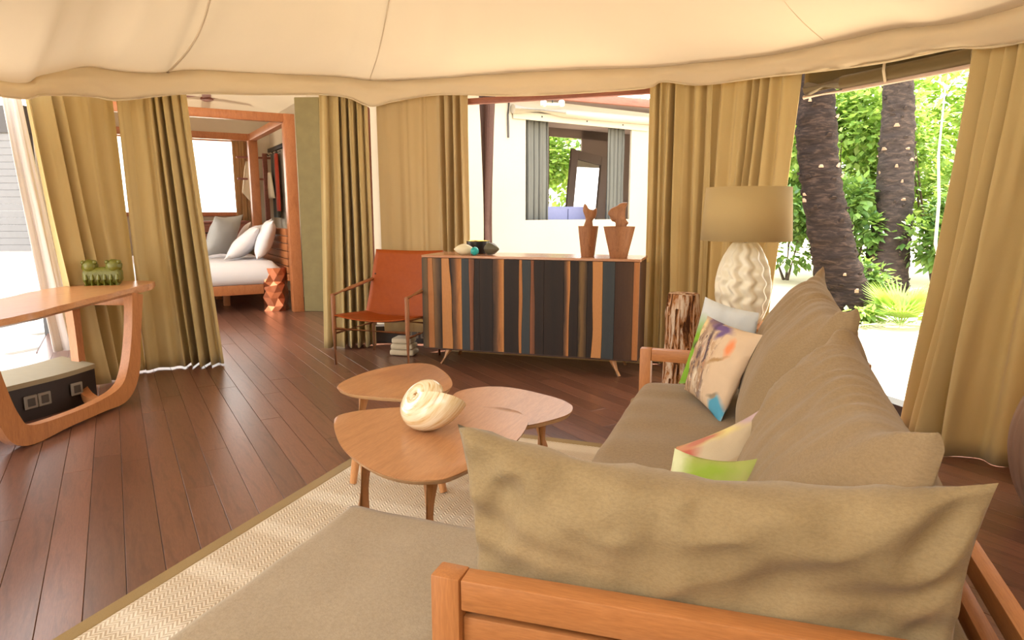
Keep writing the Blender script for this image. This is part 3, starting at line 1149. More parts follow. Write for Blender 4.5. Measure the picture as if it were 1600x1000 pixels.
# ------------------------------------------------------------------ sideboard
sb = thing('sideboard', 'sideboard fronted with upright dark, orange and slate-blue wooden boards on splayed legs', 'sideboard', (-2.53, 4.775, 0), math.radians(3.2))
SW, SD, SZ0, SZ1 = 1.745, 0.46, 0.142, 0.882
bm = BM()
box(bm, (SW / 2, SD / 2 + 0.012, (SZ0 + SZ1) / 2), (SW - 0.03, SD - 0.03, SZ1 - SZ0 - 0.01), bev=0.003)
obj('carcass', bm, M['sideboard_side'], sb)
bm = BM()
box(bm, (SW / 2, SD / 2, SZ1 + 0.009), (SW + 0.012, SD + 0.02, 0.020), bev=0.003)
obj('top', bm, M['sideboard_top'], sb)
for xx, nm in ((0.008, 'side_panel'), (SW - 0.008, 'side_panel')):
    bm = BM()
    box(bm, (xx, SD / 2, (SZ0 + SZ1) / 2), (0.016, SD, SZ1 - SZ0), bev=0.002)
    obj(nm, bm, M['sideboard_side'], sb)
bm = BM()
box(bm, (SW / 2, SD / 2, SZ0 - 0.006), (SW, SD, 0.014), bev=0.002)
obj('bottom_panel', bm, M['sideboard_side'], sb)
# boards: crop units 50..1475 mapped to the width
stripes = [(50, 92, 'b_darkolive', 0), (92, 132, 'b_orange', 4), (132, 192, 'b_fadeR', 0), (192, 257, 'b_light', 9), (257, 332, 'b_fadeL', 0), (332, 386, 'b_slate', 2), (386, 416, 'b_rust', 4), (416, 457, 'b_dark', 0),
           (457, 545, 'b_dark', 0), (545, 622, 'b_fadeL', 0), (622, 722, 'b_dark', 3), (722, 742, 'b_orange', 3), (742, 797, 'b_slate', 2), (797, 826, 'b_rust', 4), (826, 886, 'b_dark', 0),
           (886, 1012, 'b_dark', 0), (1012, 1050, 'b_fadeL', 3), (1050, 1104, 'b_dark', 0), (1104, 1162, 'b_gold', 0), (1162, 1192, 'b_dark', 6), (1192, 1255, 'b_light', 2), (1255, 1330, 'b_slate', 0), (1330, 1442, 'b_brown', 0), (1442, 1478, 'b_orange', 0)]


def sx(u):
    return (u - 50) / 1428 * SW


doors = []
for k in range(3):
    a, b = ((50, 457), (457, 886), (886, 1478))[k]
    bm = BM()
    box(bm, ((sx(a) + sx(b)) / 2, -0.004, (SZ0 + SZ1) / 2), (sx(b) - sx(a) - 0.005, 0.012, SZ1 - SZ0 - 0.006), bev=0.001)
    doors.append(obj('door', bm, M['plinth'], sb))


def edge_x(u, t, wav):
    return sx(u) + wav / 1428 * SW * (math.sin(t * 4.0 + u * 0.1) + 0.45 * math.sin(t * 9 + u * 0.3))


rs = random.Random(9)
for i, (a, b, mt, wav) in enumerate(stripes):
    dr = doors[0 if b <= 457 else (1 if b <= 886 else 2)]
    wl_ = stripes[i - 1][3] if i and a not in (457, 886) else 0
    wr_ = wav if b not in (457, 886) else 0
    bm = BM()
    uvl = bm.loops.layers.uv.new('UVMap')
    nseg = 10 if (wl_ or wr_) else 2
    proud = 0.010 + rs.random() * 0.004
    vs = []
    for j in range(nseg + 1):
        t = j / nseg
        z = lerp(SZ0 + 0.003, SZ1 - 0.003, t)
        xl = edge_x(a, t, wl_) + 0.0012
        xr = edge_x(b, t, wr_) - 0.0012
        vs.append([bm.verts.new((xl, -0.010, z)), bm.verts.new((xl, -0.010 - proud, z)), bm.verts.new((xr, -0.010 - proud, z)), bm.verts.new((xr, -0.010, z))])
    for p, q in zip(vs, vs[1:]):
        for k in range(3):
            bm.faces.new((p[k], p[k + 1], q[k + 1], q[k]))
    bm.faces.new(vs[0][::-1])
    bm.faces.new(vs[-1])
    for f in bm.faces:
        for lp in f.loops:
            lo = lp.vert.co
            lp[uvl].uv = ((lo.x - sx(a)) / (sx(b) - sx(a)), lo.z)
    obj('board', bm, M[mt], dr, smooth=False)
for (x0, y0, dx, dy) in ((0.20, 0.06, -0.055, -0.03), (SW - 0.20, 0.06, 0.055, -0.03), (0.20, SD - 0.06, -0.055, 0.03), (SW - 0.20, SD - 0.06, 0.055, 0.03)):
    bm = BM()
    tube(bm, [(x0, y0, SZ0 - 0.01), (x0 + dx * 1.1, y0 + dy, 0.0)], [0.030, 0.015], 12)
    obj('leg', bm, M['oak_leg'], sb)


def sbp(x, y):
    c, s_ = math.cos(math.radians(3.2)), math.sin(math.radians(3.2))
    return (-2.53 + x * c - y * s_, 4.775 + x * s_ + y * c)


STOP = SZ1 + 0.019
# objects on the sideboard
px, py = sbp(0.315, 0.12)
bm = BM()
prof = []
for k in range(17):
    t = k / 16
    prof.append((0.044 * (math.sin(PI * t) ** 0.85) + 0.0012, lerp(-0.088, 0.088, t)))
lathe(bm, prof, 20)
o = obj('pod', bm, M['cream_pod'], None, (px, py, STOP + 0.043), (PI / 2, 0, PI / 2 + 0.1))
tag(o, 'cream spindle-shaped pod ornament on the sideboard before the black bowl', 'ornament')
px, py = sbp(0.425, 0.07)
bm = BM()
bmesh.ops.create_uvsphere(bm, u_segments=18, v_segments=12, radius=0.034)
o = obj('ball', bm, M['teal_glaze'], None, (px, py, STOP + 0.034))
tag(o, 'small turquoise glazed ball between the two pod ornaments', 'ornament')
px, py = sbp(0.535, 0.15)
bm = BM()
prof = [(0.012, -0.060), (0.03, -0.052), (0.047, -0.025), (0.050, 0.0), (0.044, 0.025), (0.026, 0.055), (0.012, 0.078), (0.003, 0.088)]
lathe(bm, prof, 16, fn=lambda r, z, a: r * (1 + 0.06 * math.cos(6 * a)))
o = obj('pod', bm, M['grey_pod'], None, (px, py, STOP + 0.050), (PI / 2, 0, PI / 2 - 0.35))
tag(o, 'dark grey-green ridged pod ornament right of turquoise ball', 'ornament')
px, py = sbp(0.375, 0.29)
bw = thing('bowl', 'black lacquer bowl with gold lining on the sideboard', 'bowl', (px, py, STOP))
bm = BM()
lathe(bm, [(0.05, 0), (0.075, 0.006), (0.094, 0.05), (0.098, 0.105), (0.093, 0.105), (0.088, 0.05)], 28, capt=False)
obj('body', bm, M['black_lacquer'], bw)
bm = BM()
lathe(bm, [(0.002, 0.010), (0.065, 0.012), (0.0865, 0.05), (0.092, 0.1055), (0.0985, 0.1065)], 28, capb=True, capt=False)
obj('lining', bm, M['gold'], bw)


def carved_pot(x, y, rz, label, hgt, rt, rb, head_outline, hw):
    """turned wooden pot with a carved head rising out of it"""
    t = thing('carved_figure', label, 'sculpture', (x, y, STOP), rz)
    bm = BM()
    n = 40
    lathe(bm, [(rb * 0.95, 0), (rb, 0.006), (lerp(rb, rt, .3), hgt * .33), (lerp(rb, rt, .66), hgt * .66), (rt, hgt), (rt * 0.86, hgt), (rt * 0.78, hgt * 0.9)], n,
          fn=lambda r, z, a: r * (1 + 0.018 * math.cos(9 * a)))
    obj('pot', bm, M['carved'], t)
    # head: lofted outline (x, z) with rounded depth
    bm = BM()
    P = crom(head_outline, 3, closed=True)
    cz = sum(p[1] for p in P) / len(P)
    cx = sum(p[0] for p in P) / len(P)
    rings = []
    for s_, dep in ((0.25, -hw), (0.7, -hw * 0.86), (0.93, -hw * 0.5), (1.0, 0), (0.93, hw * 0.5), (0.7, hw * 0.86), (0.25, hw)):
        rings.append([bm.verts.new((cx + (p[0] - cx) * s_, dep, cz + (p[1] - cz) * s_)) for p in P])
    m = len(P)
    for a, b in zip(rings, rings[1:]):
        for k in range(m):
            bm.faces.new((a[k], a[(k + 1) % m], b[(k + 1) % m], b[k]))
    bm.faces.new(rings[0][::-1])
    bm.faces.new(rings[-1])
    obj('head', bm, M['carved'], t, sharp=50)
    return t


h0 = 0.235
px, py = sbp(1.315, 0.20)
carved_pot(px, py, 0.2, 'slimmer carved wooden pot figure with eared head, beside the wider one', h0, 0.078, 0.052,
           [(-0.034, h0 - .04), (0.034, h0 - .04), (0.036, h0 + .01), (0.034, h0 + .043), (0.056, h0 + .065), (0.066, h0 + .112), (0.060, h0 + .140), (0.036, h0 + .126), (0.004, h0 + .134), (-0.013, h0 + .160), (-0.034, h0 + .170), (-0.042, h0 + .124), (-0.036, h0 + .098), (-0.020, h0 + .052), (-0.032, h0 + .008)], 0.034)
px, py = sbp(1.565, 0.14)
carved_pot(px, py, 0.0, 'wider carved wooden pot figure with bird-like head facing sideways', h0, 0.118, 0.066,
           [(-0.028, h0 - .05), (0.052, h0 - .05), (0.054, h0 + .005), (0.068, h0 + .026), (0.050, h0 + .050), (0.041, h0 + .082), (0.044, h0 + .143), (0.057, h0 + .178), (0.005, h0 + .174), (-0.022, h0 + .155), (-0.070, h0 + .132), (-0.090, h0 + .096), (-0.076, h0 + .076), (-0.060, h0 + .042), (-0.032, h0 + .030), (-0.027, h0 + .0)], 0.040)

# ------------------------------------------------------------------ armchair
ch = thing('armchair', 'cognac leather sling armchair with dark wooden frame beside the sideboard', 'armchair', (-2.87, 4.50, 0), math.radians(1.5))
HWC = 0.335
for sgn in (-1, 1):
    bm = BM()
    tube(bm, [(sgn * HWC, 0, 0), (sgn * HWC, 0, 0.3), (sgn * HWC, 0, 0.575)], [0.012, 0.018, 0.018], 12)
    obj('leg', bm, M['chair_wood'], ch)
    bm = BM()
    tube(bm, [(sgn * HWC, -0.012, 0.577), (sgn * HWC, 0.25, 0.607), (sgn * (HWC - 0.01), 0.62, 0.655)], [0.017, 0.021, 0.016], 12, flat=0.8)
    obj('arm', bm, M['chair_wood'], ch)
    bm = BM()
    tube(bm, [(sgn * (HWC - 0.01), 0.60, 0), (sgn * (HWC - 0.012), 0.60, 0.35), (sgn * (HWC - 0.02), 0.66, 0.66)], [0.012, 0.018, 0.017], 12)
    obj('leg', bm, M['chair_wood'], ch)
    bm = BM()
    tube(bm, [(sgn * (HWC - 0.02), 0.56, 0.39), (sgn * (HWC - 0.03), 0.64, 0.66), (sgn * (HWC - 0.02), 0.72, 0.905)], 0.016, 12)
    obj('back_post', bm, M['chair_wood'], ch)
    bm = BM()
    tube(bm, [(sgn * HWC, 0, 0.40), (sgn * (HWC - 0.008), 0.60, 0.365)], 0.014, 10)
    obj('seat_rail', bm, M['chair_wood'], ch)
    bm = BM()
    tube(bm, [(sgn * HWC, 0, 0.26), (sgn * (HWC - 0.008), 0.60, 0.26)], 0.011, 10)
    obj('stretcher', bm, M['chair_wood'], ch)
    bm = BM()
    box(bm, (sgn * (HWC - 0.025), 0.635, 0.655), (0.03, 0.025, 0.10), bev=0.005)
    obj('strap', bm, M['black_metal'], ch)
for y_, z_ in ((0, 0.30), (0.6, 0.28)):
    bm = BM()
    tube(bm, [(-HWC, y_, z_), (HWC, y_, z_)], 0.0125, 10)
    obj('stretcher', bm, M['chair_wood'], ch)
# leather seat: sagging sheet
bm = BM()
V = []
for i in range(17):
    u = i / 16
    x = lerp(-HWC + 0.006, HWC - 0.006, u)
    c_ = []
    for j in range(13):
        v = j / 12
        y = lerp(-0.012, 0.585, v)
        z = lerp(0.415, 0.37, v) - 0.055 * (1 - (2 * u - 1) ** 2) * (0.6 + 0.5 * math.sin(PI * v))
        c_.append(bm.verts.new((x, y, z)))
    V.append(c_)
grid_faces(bm, V)
solidify(obj('seat', bm, M['leather'], ch, sharp=80), 0.010)
# back sling
bm = BM()
V = []
for i in range(19):
    u = i / 18
    c_ = []
    for j in range(17):
        v = j / 16
        hw = lerp(0.332, 0.330, v)
        x = lerp(-hw, hw, u)
        y = lerp(0.47, 0.70, v ** 0.9) + 0.06 * (1 - (2 * u - 1) ** 2) * (1 - 0.45 * v)
        z = lerp(0.33, 0.912, v) - 0.010 * (1 - (2 * u - 1) ** 2) * v
        y += 0.006 * nz3((x, v, 0), 7, 2)
        c_.append(bm.verts.new((x, y, z)))
    V.append(c_)
grid_faces(bm, V)
solidify(obj('backrest', bm, M['leather'], ch, sharp=80), 0.010)
# pale parcel under the chair
o_ = thing('canvas_bundle', 'pale folded canvas bundle on the floor under the armchair', 'bundle', (-2.86, 5.02, 0), 0.15)
for k in range(3):
    bm = BM()
    box(bm, (0, 0, 0.03 + k * 0.052), (0.22 - k * 0.02, 0.16, 0.05), bev=0.018, seg=3)
    obj('fold', bm, M['towel'], o_)


# ------------------------------------------------------------------ nesting coffee tables
def coffee_table(label, outline, z, legs, thick=0.022):
    cx = sum(p[0] for p in outline) / len(outline)
    cy = sum(p[1] for p in outline) / len(outline)
    t = thing('coffee_table', label, 'coffee table', (cx, cy, 0), 0, 'nest of three coffee tables')
    P = [(p[0] - cx, p[1] - cy) for p in crom(outline, 5, closed=True)]
    bm = BM()
    prism(bm, P, z - 0.004, z, bev=0.0025)
    obj('table_top', bm, M['oak'], t, sharp=60)
    bm = BM()
    n = len(P)
    lo = [bm.verts.new((p[0] * 0.955, p[1] * 0.955, z - thick)) for p in P]
    hi = [bm.verts.new((p[0] * 0.998, p[1] * 0.998, z - 0.0035)) for p in P]
    for k in range(n):
        bm.faces.new((lo[k], lo[(k + 1) % n], hi[(k + 1) % n], hi[k]))
    bm.faces.new(lo[::-1])
    bm.faces.new(hi)
    obj('edge_band', bm, M['oak_edge'], t, sharp=60)
    for (tx, ty, fx, fy) in legs:
        bm = BM()
        tube(bm, [(tx - cx, ty - cy, z - thick + 0.001), (lerp(tx, fx, .5) - cx, lerp(ty, fy, .5) - cy, z * 0.5), (fx - cx, fy - cy, 0.0145)], [0.027, 0.023, 0.016], 14)
        obj('leg', bm, M['oak_leg'], t)
    return t


FT = [(-1.376, 1.901), (-1.42, 2.021), (-1.287, 2.149), (-1.037, 2.268), (-0.861, 2.297), (-0.759, 2.215), (-0.724, 2.118), (-0.71, 1.93), (-0.772, 1.646), (-0.834, 1.575), (-0.925, 1.56), (-1.042, 1.599), (-1.207, 1.709)]
RT = [(-1.779, 2.496), (-1.812, 2.622), (-1.796, 2.835), (-1.701, 3.02), (-1.585, 3.05), (-1.428, 2.913), (-1.304, 2.732), (-1.276, 2.599), (-1.333, 2.468), (-1.45, 2.425), (-1.626, 2.415), (-1.721, 2.447)]
QT = [(-1.205, 2.515), (-1.209, 2.647), (-1.116, 2.741), (-0.988, 2.752), (-0.794, 2.677), (-0.703, 2.607), (-0.669, 2.542), (-0.668, 2.45), (-0.727, 2.333), (-0.80, 2.25), (-0.93, 2.19), (-1.08, 2.30)]
coffee_table('oak coffee table of the nest nearest the sofa, carrying the sea shell', FT, 0.50, [(-1.16, 1.775, -1.20, 1.76), (-0.87, 1.665, -0.86, 1.60), (-0.86, 2.17, -0.80, 2.22)])
coffee_table('oak coffee table of the nest nearest the leather armchair', RT, 0.45, [(-1.640, 2.505, -1.681, 2.447), (-1.38, 2.56, -1.244, 2.50), (-1.62, 2.90, -1.66, 2.98)])
coffee_table('oak coffee table of the nest nearest the sideboard with sunlit bare top', QT, 0.45, [(-0.775, 2.43, -0.70, 2.36), (-1.10, 2.63, -1.15, 2.68), (-0.85, 2.62, -0.82, 2.70)])

# sea shell: a low whorled snail on the front table
sh = thing('sea_shell', 'large cream and amber snail shell on the front coffee table', 'shell', (-1.04, 2.0, 0.50), 0.0)
bm = BM()
uvl = bm.loops.layers.uv.new('UVMap')
turns, NS, NR = 3.2, 150, 22
GR = 2.1                                    # growth per turn
sut, sur = [], []
rings = []
for i in range(NS + 1):
    s = i / NS
    tt = (s - 1) * turns                    # turns before the mouth
    g = GR ** tt
    th_ = tt * 2 * PI
    rr = 0.088 * g
    R0 = 0.050 * g
    ax = Vector((0, 0, 1)) * (0.055 - 0.055 * g)
    out_ = Vector((math.cos(th_), math.sin(th_), 0))
    c0 = ax + out_ * R0
    if tt > -1.75:
        # where this whorl meets the one a turn earlier (upper crossing of the two sections)
        x1, z1, x0, z0 = R0, ax.z / 0.86, R0 / GR, 0.055 * (1 - g / GR) / 0.86
        r1, r0 = rr, rr / GR
        dd = math.hypot(x1 - x0, z1 - z0)
        aa = (r0 * r0 - r1 * r1 + dd * dd) / (2 * dd)
        hh = math.sqrt(max(0, r0 * r0 - aa * aa))
        ux, uz = (x1 - x0) / dd, (z1 - z0) / dd
        cand = [(x0 + aa * ux - hh * uz, z0 + aa * uz + hh * ux), (x0 + aa * ux + hh * uz, z0 + aa * uz - hh * ux)]
        xq, zq = max(cand, key=lambda c: c[1])
        sut.append(out_ * xq + Vector((0, 0, zq * 0.86)))
        sur.append(0.0055 * g)
    rings.append([bm.verts.new(c0 + out_ * rr * math.cos(2 * PI * k / NR) + Vector((0, 0, 0.86)) * rr * math.sin(2 * PI * k / NR)) for k in range(NR)])
for i, (a, b) in enumerate(zip(rings, rings[1:])):
    for k in range(NR):
        f = bm.faces.new((a[k], a[(k + 1) % NR], b[(k + 1) % NR], b[k]))
        for lp, (uu, vv) in zip(f.loops, ((i, k), (i, k + 1), (i + 1, k + 1), (i + 1, k))):
            lp[uvl].uv = (uu / NS * 2.5, vv / NR)
bm.faces.new(rings[0][::-1])
bm.faces.new(rings[-1])
# spire axis points up, to the side and a little to the front; the mouth ends underneath at the back
bmesh.ops.transform(bm, matrix=Matrix.Rotation(math.radians(-14), 4, 'Z'), verts=bm.verts)
ax_t = Vector((-0.48, -0.66, 0.58)).normalized()
q_ = Vector((0, 0, 1)).rotation_difference(ax_t).to_matrix().to_4x4()
b3 = BM()
tube(b3, sut, sur, 8)
bmesh.ops.transform(b3, matrix=q_ @ Matrix.Rotation(math.radians(-14), 4, 'Z'), verts=b3.verts)
for b_ in (bm, b3):
    if b_ is bm:
        bmesh.ops.transform(bm, matrix=q_, verts=bm.verts)
    bmesh.ops.transform(b_, matrix=Matrix.Rotation(math.radians(20), 4, 'Z') @ Matrix.Diagonal((1.12, 1.0, 0.95, 1)) @ Matrix.Rotation(math.radians(-20), 4, 'Z'), verts=b_.verts)
zm = min(v.co.z for v in bm.verts)
bmesh.ops.transform(bm, matrix=Matrix.Translation((0, 0, -zm)), verts=bm.verts)
o = obj('whorl', bm, M['shell'], sh, sharp=80)
bmesh.ops.transform(b3, matrix=Matrix.Translation((0, 0, -zm)), verts=b3.verts)
obj('suture', b3, M['shell_groove'], sh, sharp=80)

# ------------------------------------------------------------------ rug
rg = thing('rug', 'cream woven rug with tan cloth border under sofa and coffee tables', 'rug', (-0.6, 1.8, 0))
RX0, RX1, RY0, RY1 = -1.87, 0.42, 0.35, 3.36
bm = BM()
box(bm, ((RX0 + RX1) / 2 + 0.6, (RY0 + RY1) / 2 - 1.8, 0.0065), (RX1 - RX0 - 0.1, RY1 - RY0 - 0.1, 0.011))
obj('field', bm, M['rug'], rg, smooth=False)
for (a, b, w_, d_) in (((RX0 + 0.03), None, 0.06, 0), ((RX1 - 0.03), None, 0.06, 0), (None, RY0 + 0.03, 0, 0), (None, RY1 - 0.03, 0, 0)):
    bm = BM()
    if a is not None:
        box(bm, (a + 0.6, (RY0 + RY1) / 2 - 1.8, 0.007), (0.06, RY1 - RY0, 0.013), bev=0.003)
    else:
        box(bm, ((RX0 + RX1) / 2 + 0.6, b - 1.8, 0.007), (RX1 - RX0 - 0.12, 0.06, 0.013), bev=0.003)
    obj('border', bm, M['rug_border'], rg)

# ------------------------------------------------------------------ sofa
sf = thing('sofa', 'beige linen sofa with teak frame, slatted back and loose back cushions', 'sofa', (0, 2.15, 0))
SX0, SX1, SY0, SY1 = -0.505, 0.50, 0.955, 3.255


def sp(x, y, z):
    return (x, y - 2.15, z)


def sofa_arm(y0, y1, hz, dy=0.0):
    ym = (y0 + y1) / 2
    yr = ym + dy
    for x_, yy in ((SX0 + 0.0275, ym), (SX1 - 0.02, yr)):
        bm = BM()
        bar(bm, sp(x_, yy, 0.014), sp(x_, yy, hz), 0.055, y1 - y0, up=(0, 1, 0), bev=0.004)
        obj('leg', bm, M['teak_z'], sf)
    bm = BM()
    bar(bm, sp(SX0 + 0.0555, ym, hz - 0.03), sp(SX1 - 0.048, yr, hz - 0.03), y1 - y0 - 0.004, 0.058, bev=0.004)
    obj('arm_rail', bm, M['teak'], sf)
    bm = BM()
    bar(bm, sp(SX0 + 0.0555, ym, hz - 0.115), sp(SX1 - 0.048, yr, hz - 0.115), 0.02, 0.075, bev=0.003)
    if y0 < 2:
        obj('arm_slat', bm, M['teak'], sf)
        bm = BM()
        bar(bm, sp(SX0 + 0.0555, ym, hz - 0.205), sp(SX1 - 0.048, yr, hz - 0.205), 0.02, 0.075, bev=0.003)
        obj('arm_slat', bm, M['teak'], sf)
    else:
        bm.free()
    bm = BM()
    bar(bm, sp(SX0 + 0.0555, ym, 0.26), sp(SX1 - 0.048, yr, 0.26), 0.03, 0.07, bev=0.003)
    obj('base_rail', bm, M['teak'], sf)


sofa_arm(0.955, 1.005, 0.62, 0.055)
sofa_arm(3.19, 3.245, 0.585)
bm = BM()
bar(bm, sp(SX0 + 0.03, 1.006, 0.26), sp(SX0 + 0.03, 3.189, 0.26), 0.03, 0.07, bev=0.003)
obj('base_rail', bm, M['teak_y'], sf)
bm = BM()
bar(bm, sp(SX1 - 0.02, 1.006, 0.26), sp(SX1 - 0.02, 3.189, 0.26), 0.03, 0.07, bev=0.003)
obj('base_rail', bm, M['teak_y'], sf)
for z_, w_ in ((0.50, 0.05), (0.38, 0.05)):
    bm = BM()
    bar(bm, sp(SX1 - 0.015, 1.006, z_), sp(SX1 - 0.015, 3.189, z_), 0.035, w_, bev=0.004)
    obj('back_rail', bm, M['teak_y'], sf)
# seat cushion
bm = BM()
nx_, ny_ = 26, 60
V = []
sc_x0, sc_x1, sc_y0, sc_y1 = SX0 + 0.012, SX1 - 0.06, 1.062, 3.185
for sgn in (0, 1):
    pass
prof = []
ring_n = 40
# cross-section (x,z) of a soft slab, lofted along y
cs = []
for (x, z) in crom([(sc_x0 + 0.03, 0.300), (sc_x1 - 0.03, 0.300), (sc_x1, 0.33), (sc_x1, 0.40), (sc_x1 - 0.04, 0.435), (0.2, 0.44), (-0.1, 0.442), (sc_x0 + 0.12, 0.44), (sc_x0 + 0.035, 0.43), (sc_x0, 0.385), (sc_x0 - 0.002, 0.34)], 5, closed=True):
    cs.append((x, z))
czm = 0.37
rings = []
for j in range(ny_ + 1):
    v = j / ny_
    y = lerp(sc_y0, sc_y1, v)
    e = min(v, 1 - v) * (sc_y1 - sc_y0)
    k_ = 1 - 0.28 * max(0, 1 - e / 0.06) ** 2
    ring = []
    for (x, z) in cs:
        zz = czm + (z - czm) * k_
        if z > 0.40:
            zz += 0.010 * nz3((x * 1.5, y * 7, 0), 1.0, 5) + 0.004 * math.sin(y * 26 + 3 * nz3((x * 2, y, 0), 1, 2)) * math.exp(-((y - 2.3) / 0.5) ** 2)
        ring.append(bm.verts.new(sp(x, y, zz)))
    rings.append(ring)
m_ = len(cs)
for a, b in zip(rings, rings[1:]):
    for k in range(m_):
        bm.faces.new((a[k], a[(k + 1) % m_], b[(k + 1) % m_], b[k]))
bm.faces.new(rings[0][::-1])
bm.faces.new(rings[-1])
obj('seat_cushion', bm, M['sofa'], sf, sharp=70)


def back_cushion(y0, y1, ztop0, ztop1, seed, nm='back_cushion', lean=0.18):
    """fat leaning cushion lofted along y: near end y0, far end y1"""
    bm = BM()
    ny = 96
    rings = []
    base = crom([(0.02, 0.445), (-0.03, 0.50), (-0.005, 0.62), (0.06, 0.76), (0.15, 0.87), (0.22, 0.915), (0.29, 0.89), (0.345, 0.80), (0.38, 0.68), (0.385, 0.55), (0.34, 0.455), (0.2, 0.440)], 5, closed=True)
    cxx, czz = 0.21, 0.67
    for j in range(ny + 1):
        v = j / ny
        y = lerp(y0, y1, v)
        e = min(v, 1 - v)
        endk = max(0.0, 1 - e / 0.20)
        kx = 1 - 0.80 * endk ** 2.2          # thin at both ends
        kz = 1 - 0.10 * endk ** 2 * (1 - 0.3 * endk)
        zt = lerp(ztop0, ztop1, v) / 0.915
        ring = []
        for (x, z) in base:
            # corner ears: the top line rises at both ends
            zz = czz + (z - czz) * kz
            fz = max(0, (z - 0.5) / 0.415)
            zz = 0.44 + (zz - 0.44) * (zt * 0.915 - 0.44) / (0.915 - 0.44)
            zz += fz ** 2 * (0.055 * endk ** 3 - 0.018 * math.sin(PI * v))
            ctr = lerp(0.10, 0.30, min(1, max(0, (z - 0.44) / 0.45)))
            xx = ctr + (x - ctr) * kx
            wv = 0.012 * nz3((x * 2.0, y * 5.5, z * 2.0), 1.3, seed) + 0.036 * (0.35 - abs(nz3(((x + z) * 1.6, y * 8 + 2.5 * z, 0), 1, seed + 3))) * (0.25 + fz) + 0.010 * (0.3 - abs(nz3(((x + z) * 3.5, y * 19 - 4 * z, 0), 1, seed + 6))) * (0.2 + fz)
            ring.append(bm.verts.new(sp(xx - wv * 0.5, y + 0.03 * endk * (1 if v > .5 else -1) * fz, zz + wv)))
        rings.append(ring)
    m_ = len(base)
    for a, b in zip(rings, rings[1:]):
        for k in range(m_):
            bm.faces.new((a[k], a[(k + 1) % m_], b[(k + 1) % m_], b[k]))
    bm.faces.new(rings[0][::-1])
    bm.faces.new(rings[-1])
    return obj(nm, bm, M['sofa'], sf, sharp=80)


back_cushion(1.17, 2.12, 0.86, 0.885, 3.0)
back_cushion(2.14, 3.16, 0.93, 0.965, 7.0)

# ottoman
ot = thing('ottoman', 'low beige linen ottoman pushed against the sofa front on the rug', 'ottoman', (-0.79, 1.02, 0))
bm = BM()
nx_, ny_ = 24, 40
V = []
OX0, OX1, OY0, OY1 = -0.27, 0.272, -0.62, 0.505


def soft_slab(bm, x0, x1, y0, y1, z0, z1, r, nx, ny, wr_=0.006, seed=1.0):
    top, side = [], []
    zm = (z0 + z1) / 2
    G = {}
    for lay in (0, 1):
        for i in range(nx + 1):
            for j in range(ny + 1):
                if lay == 1 or True:
                    x = lerp(x0, x1, i / nx)
                    y = lerp(y0, y1, j / ny)
                    ex = min(x - x0, x1 - x)
                    ey = min(y - y0, y1 - y)
                    e = min(ex, ey)
                    k = 1.0
                    if e < r:
                        k = math.sqrt(max(0, 1 - (1 - e / r) ** 2))
                    hz = (z1 - z0) / 2
                    flat = hz * 0.45
                    z = zm + (flat + (hz - flat) * k) * (1 if lay else -1)
                    if lay:
                        z += wr_ * nz3((x * 3, y * 3, 0), 2.2, seed) * k
                    G[lay, i, j] = bm.verts.new((x, y, z))
    for i in range(nx):
        for j in range(ny):
            bm.faces.new((G[1, i, j], G[1, i + 1, j], G[1, i + 1, j + 1], G[1, i, j + 1]))
            bm.faces.new((G[0, i, j], G[0, i, j + 1], G[0, i + 1, j + 1], G[0, i + 1, j]))
    for i in range(nx):
        bm.faces.new((G[0, i, 0], G[0, i + 1, 0], G[1, i + 1, 0], G[1, i, 0]))
        bm.faces.new((G[0, i, ny], G[1, i, ny], G[1, i + 1, ny], G[0, i + 1, ny]))
    for j in range(ny):
        bm.faces.new((G[0, 0, j], G[1, 0, j], G[1, 0, j + 1], G[0, 0, j + 1]))
        bm.faces.new((G[0, nx, j], G[0, nx, j + 1], G[1, nx, j + 1], G[1, nx, j]))


soft_slab(bm, OX0, OX1, OY0, OY1, 0.25, 0.425, 0.04, 30, 46, 0.008, 4)
obj('seat_cushion', bm, M['ottoman'], ot, sharp=70)
bm = BM()
box(bm, ((OX0 + OX1) / 2, (OY0 + OY1) / 2, 0.205), (OX1 - OX0 - 0.03, OY1 - OY0 - 0.03, 0.09), bev=0.006)
obj('base', bm, M['teak_y'], ot)
for x_ in (OX0 + 0.05, OX1 - 0.05):
    for y_ in (OY0 + 0.05, OY1 - 0.05):
        bm = BM()
        bar(bm, (x_, y_, 0.0145), (x_, y_, 0.162), 0.05, 0.05, bev=0.003)
        obj('leg', bm, M['teak_z'], ot)

# big loose cushion leaning inside the near arm
bigc = pillow_obj('cushion', [(0.335, 1.135, 0.455), (-0.475, 1.085, 0.455), (-0.525, 1.12, 0.842), (0.362, 1.13, 0.848)], 0.165, M['big_cushion'], n=48, pinch=0.02, wr=0.026, wf=6.0, seed=2.0, belly=0.55, sag=(0, 0.0, -0.050), pw=0.36, ridge=(1.3, 0.028))
tag(bigc, 'large beige linen cushion leaning inside the near sofa arm', 'cushion')

